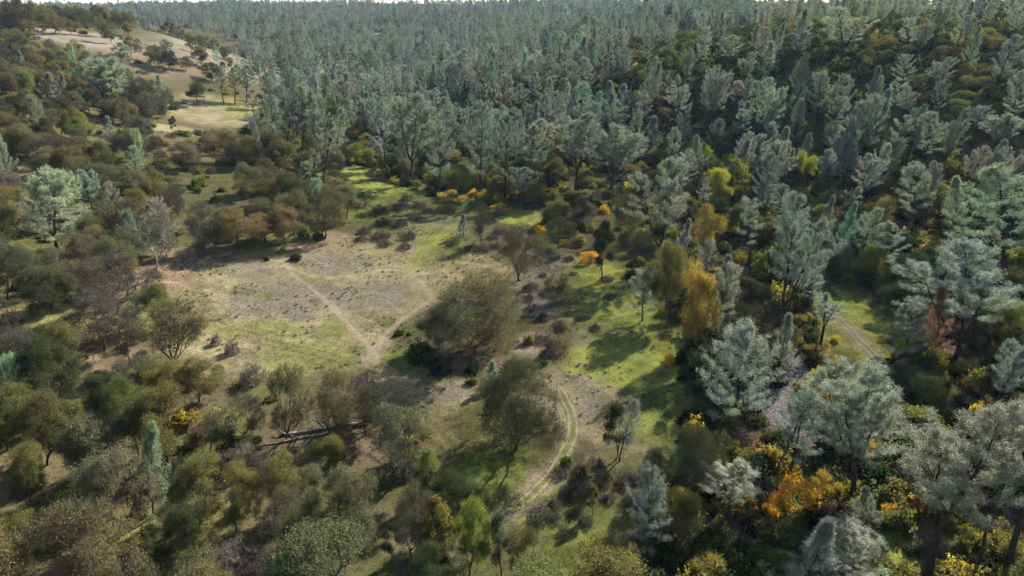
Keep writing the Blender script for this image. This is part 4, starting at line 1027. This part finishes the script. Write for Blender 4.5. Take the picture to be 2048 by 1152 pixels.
for i, c in enumerate(pick):
    kind, col, x, y, z, h, rad, a, b, d = c
    lean = rr_.gauss(0, .05) + (max(0, rr_.gauss(.08, .08)) if (NAME[kind] == 'pine_tree' and a > 1300) else 0)
    plant(kind, x, y, h, rad, lean, col, labels[i], limbs=d < 120, jit=.14)

# ---------------------------------------------------------------- stuff: what nobody could count
def scatter(name, label, protos, pts, idx, rot, scl, extra=None):
    """points that carry instances of the light prototypes"""
    coll = bpy.data.collections.new(name + '_kinds')
    for i, (me, colr) in enumerate(protos):
        o = bpy.data.objects.new('%s_kind_%03d' % (name, i), me); o.color = (*colr, 1); coll.objects.link(o)
    me = bpy.data.meshes.new(name); n = len(pts); me.vertices.add(n); me.vertices.foreach_set('co', np.asarray(pts, np.float32).ravel())
    a = me.attributes.new('pick', 'INT', 'POINT'); a.data.foreach_set('value', np.asarray(idx, np.int32))
    a = me.attributes.new('turn', 'FLOAT_VECTOR', 'POINT'); a.data.foreach_set('vector', np.asarray(rot, np.float32).ravel())
    a = me.attributes.new('size', 'FLOAT_VECTOR', 'POINT'); a.data.foreach_set('vector', np.asarray(scl, np.float32).ravel())
    if extra is not None:
        a = me.attributes.new('gcol', 'FLOAT_COLOR', 'POINT'); a.data.foreach_set('color', np.concatenate([extra, np.ones((n, 1))], 1).astype(np.float32).ravel())
    me.update()
    o = link(name, me); o['kind'] = 'stuff'; o['label'] = label
    ng = bpy.data.node_groups.new(name, 'GeometryNodeTree')
    ng.interface.new_socket('Geometry', in_out='INPUT', socket_type='NodeSocketGeometry'); ng.interface.new_socket('Geometry', in_out='OUTPUT', socket_type='NodeSocketGeometry')
    N, L = ng.nodes, ng.links
    gi = N.new('NodeGroupInput'); gout = N.new('NodeGroupOutput'); ip = N.new('GeometryNodeInstanceOnPoints'); ci = N.new('GeometryNodeCollectionInfo')
    ci.inputs['Collection'].default_value = coll; ci.inputs['Separate Children'].default_value = True; ci.inputs['Reset Children'].default_value = True
    def na(nm, ty):
        x = N.new('GeometryNodeInputNamedAttribute'); x.data_type = ty; x.inputs['Name'].default_value = nm; return x.outputs['Attribute']
    L.new(gi.outputs[0], ip.inputs['Points']); L.new(ci.outputs[0], ip.inputs['Instance']); ip.inputs['Pick Instance'].default_value = True
    L.new(na('pick', 'INT'), ip.inputs['Instance Index']); L.new(na('turn', 'FLOAT_VECTOR'), ip.inputs['Rotation']); L.new(na('size', 'FLOAT_VECTOR'), ip.inputs['Scale'])
    L.new(ip.outputs[0], gout.inputs[0])
    md = o.modifiers.new('instances', 'NODES'); md.node_group = ng
    return o
def scatter_trees(name, label, lst):
    keys = {}; protos = []; cols = []; idx = []; pts = []; rot = []; scl = []
    for (kind, col, x, y, z, h, rad, a, b, d) in lst:
        j = rr_.randrange(len(PROTO[kind])); kk = (kind, j, col)
        kk = kk[:2]
        if kk not in keys: keys[kk] = len(protos); protos.append((PROTO[kind][j].far, C[col]))
        pr = PROTO[kind][j]; idx.append(keys[kk]); pts.append((x, y, z)); rot.append((0, rr_.gauss(0, .07), rr_.uniform(0, 6.28))); q = rad / pr.rad; scl.append((q, q, h / pr.h))
        cols.append(np.array(C[col]) * [1 + rr_.uniform(-.15, .15) for _ in range(3)])
    return scatter(name, label, protos, pts, idx, rot, scl, np.array(cols))
scatter_trees('pine_forest', 'distant grey-green pine forest covering the far slopes', [c for c in rest if NAME[c[0]] == 'pine_tree'])
scatter_trees('oak_woodland', 'distant olive and brown oak woodland on the far slopes', [c for c in rest if NAME[c[0]] != 'pine_tree'])

# undergrowth below the trees
X, Y = jitter_grid(-330, 360, 46, 380, 2.7, 8)
k = (X > -.86 * Y - 10) & (X < .88 * Y + 15); X, Y = X[k], Y[k]
Z = surf_z(X, Y); px, py, dep = project(X, Y, Z)
bad = inside(px, py, CLEAR) | inside(px, py, MEAD1) | inside(px, py, GLADE) | inside(px, py, GRAV) | (inside(px, py, HILL) & (fbm(X / 6, Y / 6, 66) < .62))
r_ = np.random.default_rng(3)
dens = np.where(px > 1250, .8, np.where(py < 420, np.where(px > 690, .6, .14), .10)) * (.35 + 1.3 * fbm(X / 14, Y / 14, 88))
k = ~bad & (r_.random(len(X)) < dens); X, Y, Z, px, py = X[k], Y[k], Z[k], px[k], py[k]
UP = [(PROTO[kd][j].far, C[cl]) for kd, j, cl in [('leafbush', 0, 'green'), ('leafbush', 1, 'olive'), ('leafbush', 2, 'dk'), ('leafbush', 3, 'yolive'), ('twigbush', 0, 'brown'), ('twigbush', 1, 'purple'), ('twigbush', 2, 'greyol'), ('leafbush', 0, 'ochre'), ('leafbush', 1, 'gold'), ('leafbush', 2, 'yellow')]]
pr_r = np.array([.24, .16, .22, .12, .07, .07, .06, .03, .02, .01]); pr_l = np.array([.14, .24, .06, .12, .12, .10, .20, .02, 0, 0])
idx = np.where(px > 690, r_.choice(10, len(X), p=pr_r), r_.choice(10, len(X), p=pr_l))
q = r_.uniform(.55, 1.35, len(X)); hq = q * r_.uniform(.7, 1.4, len(X))
scatter('undergrowth', 'low mixed brush and leafy undergrowth beneath the trees', UP, np.stack([X, Y, Z - .05], 1), idx, np.stack([0 * X, 0 * X, r_.uniform(0, 6.28, len(X))], 1), np.stack([q, q, hq], 1), np.array([u_[1] for u_ in UP])[idx] * r_.uniform(.8, 1.2, (len(X), 3)))

# grass tufts, in the colour of the ground they grow on
m, t_, out = nodes('grass_blades'); N, L = t_.nodes, t_.links
a = N.new('ShaderNodeAttribute'); a.attribute_type = 'INSTANCER'; a.attribute_name = 'gcol'
lvn = N.new('ShaderNodeAttribute'); lvn.attribute_name = 'lv'
mr = N.new('ShaderNodeMapRange'); L.new(lvn.outputs['Fac'], mr.inputs[0]); mr.inputs[3].default_value = .4; mr.inputs[4].default_value = 1.6
mu = N.new('ShaderNodeMix'); mu.data_type = 'RGBA'; mu.blend_type = 'MULTIPLY'; mu.inputs[0].default_value = 1; L.new(a.outputs['Color'], mu.inputs[6]); L.new(mr.outputs[0], mu.inputs[7])
d = N.new('ShaderNodeBsdfDiffuse'); L.new(mu.outputs[2], d.inputs[0]); tr = N.new('ShaderNodeBsdfTranslucent'); L.new(mu.outputs[2], tr.inputs[0])
ms = N.new('ShaderNodeMixShader'); ms.inputs[0].default_value = .4; L.new(d.outputs[0], ms.inputs[1]); L.new(tr.outputs[0], ms.inputs[2]); L.new(ms.outputs[0], out.inputs[0])
M_grass = m
def tuft(seed, n=16, rad=.3, hh=.24):
    r = np.random.default_rng(seed); b = np.stack([r.normal(0, rad * .6, n), r.normal(0, rad * .6, n), np.full(n, -.03)], 1)
    dd = unit(np.stack([r.normal(0, .55, n), r.normal(0, .55, n), np.full(n, .9)], 1))
    V, T_ = blades(r, b, dd, hh * r.uniform(.6, 1.4, n), np.full(n, .06)); return mk('grass', V, T_, [M_grass], None, r.random(n))
X, Y = jitter_grid(-130, 140, 47, 205, .56, 18)
k = (X > -.84 * Y - 4) & (X < .84 * Y + 4); X, Y = X[k], Y[k]
Z = surf_z(X, Y); px, py, dep = project(X, Y, Z)
op = inside(px, py, CLEAR) | inside(px, py, GLADE)
onroad = np.zeros(len(X), bool)
for _, Ln, hw, _ in ROAD: onroad |= near_line(X, Y, Ln) < hw * .85
for Ln, hw in ((CREEK, 1.3), (CREEK2, 1.4)): onroad |= near_line(X, Y, Ln) < hw
for Ln, hw, _, _, tw in TRK:
    if not tw: onroad |= near_line(X, Y, Ln) < hw * .8
r_ = np.random.default_rng(6)
k = ~onroad & (r_.random(len(X)) < np.where(op, .9, .35) * (.35 + 1.1 * fbm(X / 3, Y / 3, 99, 3))); X, Y, Z = X[k], Y[k], Z[k]
gc = ground_col(X, Y) * 1.05
q = r_.uniform(.6, 1.5, len(X)); qz = q * (.35 + 1.1 * fbm(X / 5, Y / 5, 123))
scatter('grass', 'dry and green grass tufts over the clearing', [(tuft(300 + i), (1, 1, 1)) for i in range(4)], np.stack([X, Y, Z], 1), r_.integers(0, 4, len(X)), np.stack([r_.normal(0, .15, len(X)), r_.normal(0, .15, len(X)), r_.uniform(0, 6.28, len(X))], 1), np.stack([q, q, qz], 1), gc)

# dead weeds standing in the clearing
X, Y = jitter_grid(-90, 90, 50, 200, 1.15, 28)
Z = surf_z(X, Y); px, py, dep = project(X, Y, Z)
op = inside(px, py, CLEAR) | inside(px, py, GLADE)
onroad = np.zeros(len(X), bool)
for _, Ln, hw, _ in ROAD: onroad |= near_line(X, Y, Ln) < hw * 1.3
for Ln, hw, _, _, tw in TRK: onroad |= near_line(X, Y, Ln) < hw * 1.2
k = op & ~onroad & (r_.random(len(X)) < .5 * sst(.42, .7, fbm(X / 7, Y / 7, 133, 3))); X, Y, Z = X[k], Y[k], Z[k]
q = r_.uniform(.07, .2, len(X)); hq = q * r_.uniform(.6, 1.6, len(X))
scatter('dry_weeds', 'dead brown weeds standing among the grass of the clearing', [(PROTO['twigbush'][j].far, (1, 1, 1)) for j in range(4)], np.stack([X, Y, Z], 1), r_.integers(0, 4, len(X)), np.stack([0 * X, 0 * X, r_.uniform(0, 6.28, len(X))], 1), np.stack([q, q, hq], 1), np.tile([.12, .105, .065], (len(X), 1)))

# gravel stones of the creek bed
M_stone = bark('creek_stone', (.17, .145, .13), (.40, .36, .37), 9)
def stone(seed):
    r = np.random.default_rng(seed); g = (1 + 5 ** .5) / 2
    V = unit(np.array([(-1, g, 0), (1, g, 0), (-1, -g, 0), (1, -g, 0), (0, -1, g), (0, 1, g), (0, -1, -g), (0, 1, -g), (g, 0, -1), (g, 0, 1), (-g, 0, -1), (-g, 0, 1)], float)) * r.uniform(.75, 1.2, (12, 1)) * [1, .8, .55]
    Fc = [(0, 11, 5), (0, 5, 1), (0, 1, 7), (0, 7, 10), (0, 10, 11), (1, 5, 9), (5, 11, 4), (11, 10, 2), (10, 7, 6), (7, 1, 8), (3, 9, 4), (3, 4, 2), (3, 2, 6), (3, 6, 8), (3, 8, 9), (4, 9, 5), (2, 4, 11), (6, 2, 10), (8, 6, 7), (9, 8, 1)]
    return mk('stone', V, Fc, [M_stone])
X, Y = [], []
r_ = np.random.default_rng(9)
for Ln, hw in ((CREEK, 1.6), (CREEK2, 1.6)):
    n = len(Ln) * 34; i = r_.integers(0, len(Ln), n); X.append(Ln[i, 0] + r_.normal(0, hw * .55, n)); Y.append(Ln[i, 1] + r_.normal(0, hw * .55, n))
X = np.concatenate(X); Y = np.concatenate(Y); Z = surf_z(X, Y); q = .05 + .16 * r_.random(len(X)) ** 3
scatter('gravel', 'pale stones lying in the dry creek bed', [(stone(i), (1, 1, 1)) for i in range(4)], np.stack([X, Y, Z + .04], 1), r_.integers(0, 4, len(X)), r_.uniform(0, 6.28, (len(X), 3)) * [.1, .1, 1], np.stack([q, q, q], 1))

# ---------------------------------------------------------------- fallen wood
M_dead = bark('weathered_wood', (.07, .063, .055), (.22, .20, .175), 4)
def fallen(name, label, a_px, b_px, r0, limbs, seed, cat='log', group='fallen wood on the ground'):
    r = np.random.default_rng(seed); A = at(*a_px); B = at(*b_px)
    root = bpy.data.objects.new(name, None); sc.collection.objects.link(root); root.location = A
    root['label'] = label; root['category'] = cat; root['group'] = group
    n = 9; P = [A * (1 - t_) + B * t_ for t_ in np.linspace(0, 1, n)]
    P = [np.array([p[0] + r.normal(0, .08), p[1] + r.normal(0, .12), float(surf_z(p[0], p[1])) + r0 * (.75 - .3 * k / n)]) - A for k, p in enumerate(P)]
    P = np.array(P); rad = np.linspace(r0, r0 * .35, n)
    V, T_ = tubes(P[:-1], P[1:], rad[:-1], rad[1:], 8); link('trunk', mk('trunk', V, T_, [M_dead]), root)
    for k in range(limbs):
        j = r.integers(2, n - 1); dr = unit(np.array([r.normal(0, 1), r.normal(0, 1), abs(r.normal(.2, .3))])); Lh = r.uniform(1.2, 3.4)
        q = [P[j]]
        for m_ in range(4): q.append(q[-1] + dr * Lh / 4 + r.normal(0, .12, 3))
        q = np.array(q)
        for m_ in range(1, 5): q[m_, 2] = max(q[m_, 2], float(surf_z(q[m_, 0] + A[0], q[m_, 1] + A[1])) - A[2] + .03)
        rd = np.linspace(r0 * .42, .025, 5); V, T_ = tubes(q[:-1], q[1:], rd[:-1], rd[1:], 5); link('limb', mk('limb', V, T_, [M_dead]), root)
fallen('fallen_log', 'long weathered fallen tree trunk with broken limbs behind the slim oaks', (735, 848), (560, 872), .36, 7, 1)
fallen('fallen_log', 'shorter grey log in front of the long fallen trunk', (660, 866), (520, 892), .22, 6, 2)
fallen('dead_branch', 'tangled bare dead branch near the lime-yellow shrub at the bottom', (1500, 1118), (1470, 1090), .12, 9, 3, 'branch')
fallen('dead_branch', 'pale dead branch lying beside the airy silver pine', (1680, 980), (1630, 975), .10, 4, 4, 'branch')

# ---------------------------------------------------------------- hazy air round everything
bx0, bx1, by0, by1, bz0, bz1 = -4700, 4700, -500, 6000, -12, 110
V = [(x, y, z) for x in (bx0, bx1) for y in (by0, by1) for z in (bz0, bz1)]
hz = link('haze', mk('haze', V, [(0, 1, 3, 2), (4, 6, 7, 5), (0, 4, 5, 1), (2, 3, 7, 6), (0, 2, 6, 4), (1, 5, 7, 3)], []))
m, t_, out = nodes('hazy_air'); pv = t_.nodes.new('ShaderNodeVolumePrincipled')
pv.inputs['Color'].default_value = (.52, .73, 1.0, 1); pv.inputs['Density'].default_value = .000027; pv.inputs['Anisotropy'].default_value = .1
t_.links.new(pv.outputs[0], out.inputs['Volume']); hz.data.materials.append(m)
hz['kind'] = 'stuff'; hz['label'] = 'thin bluish haze in the air over the valley'
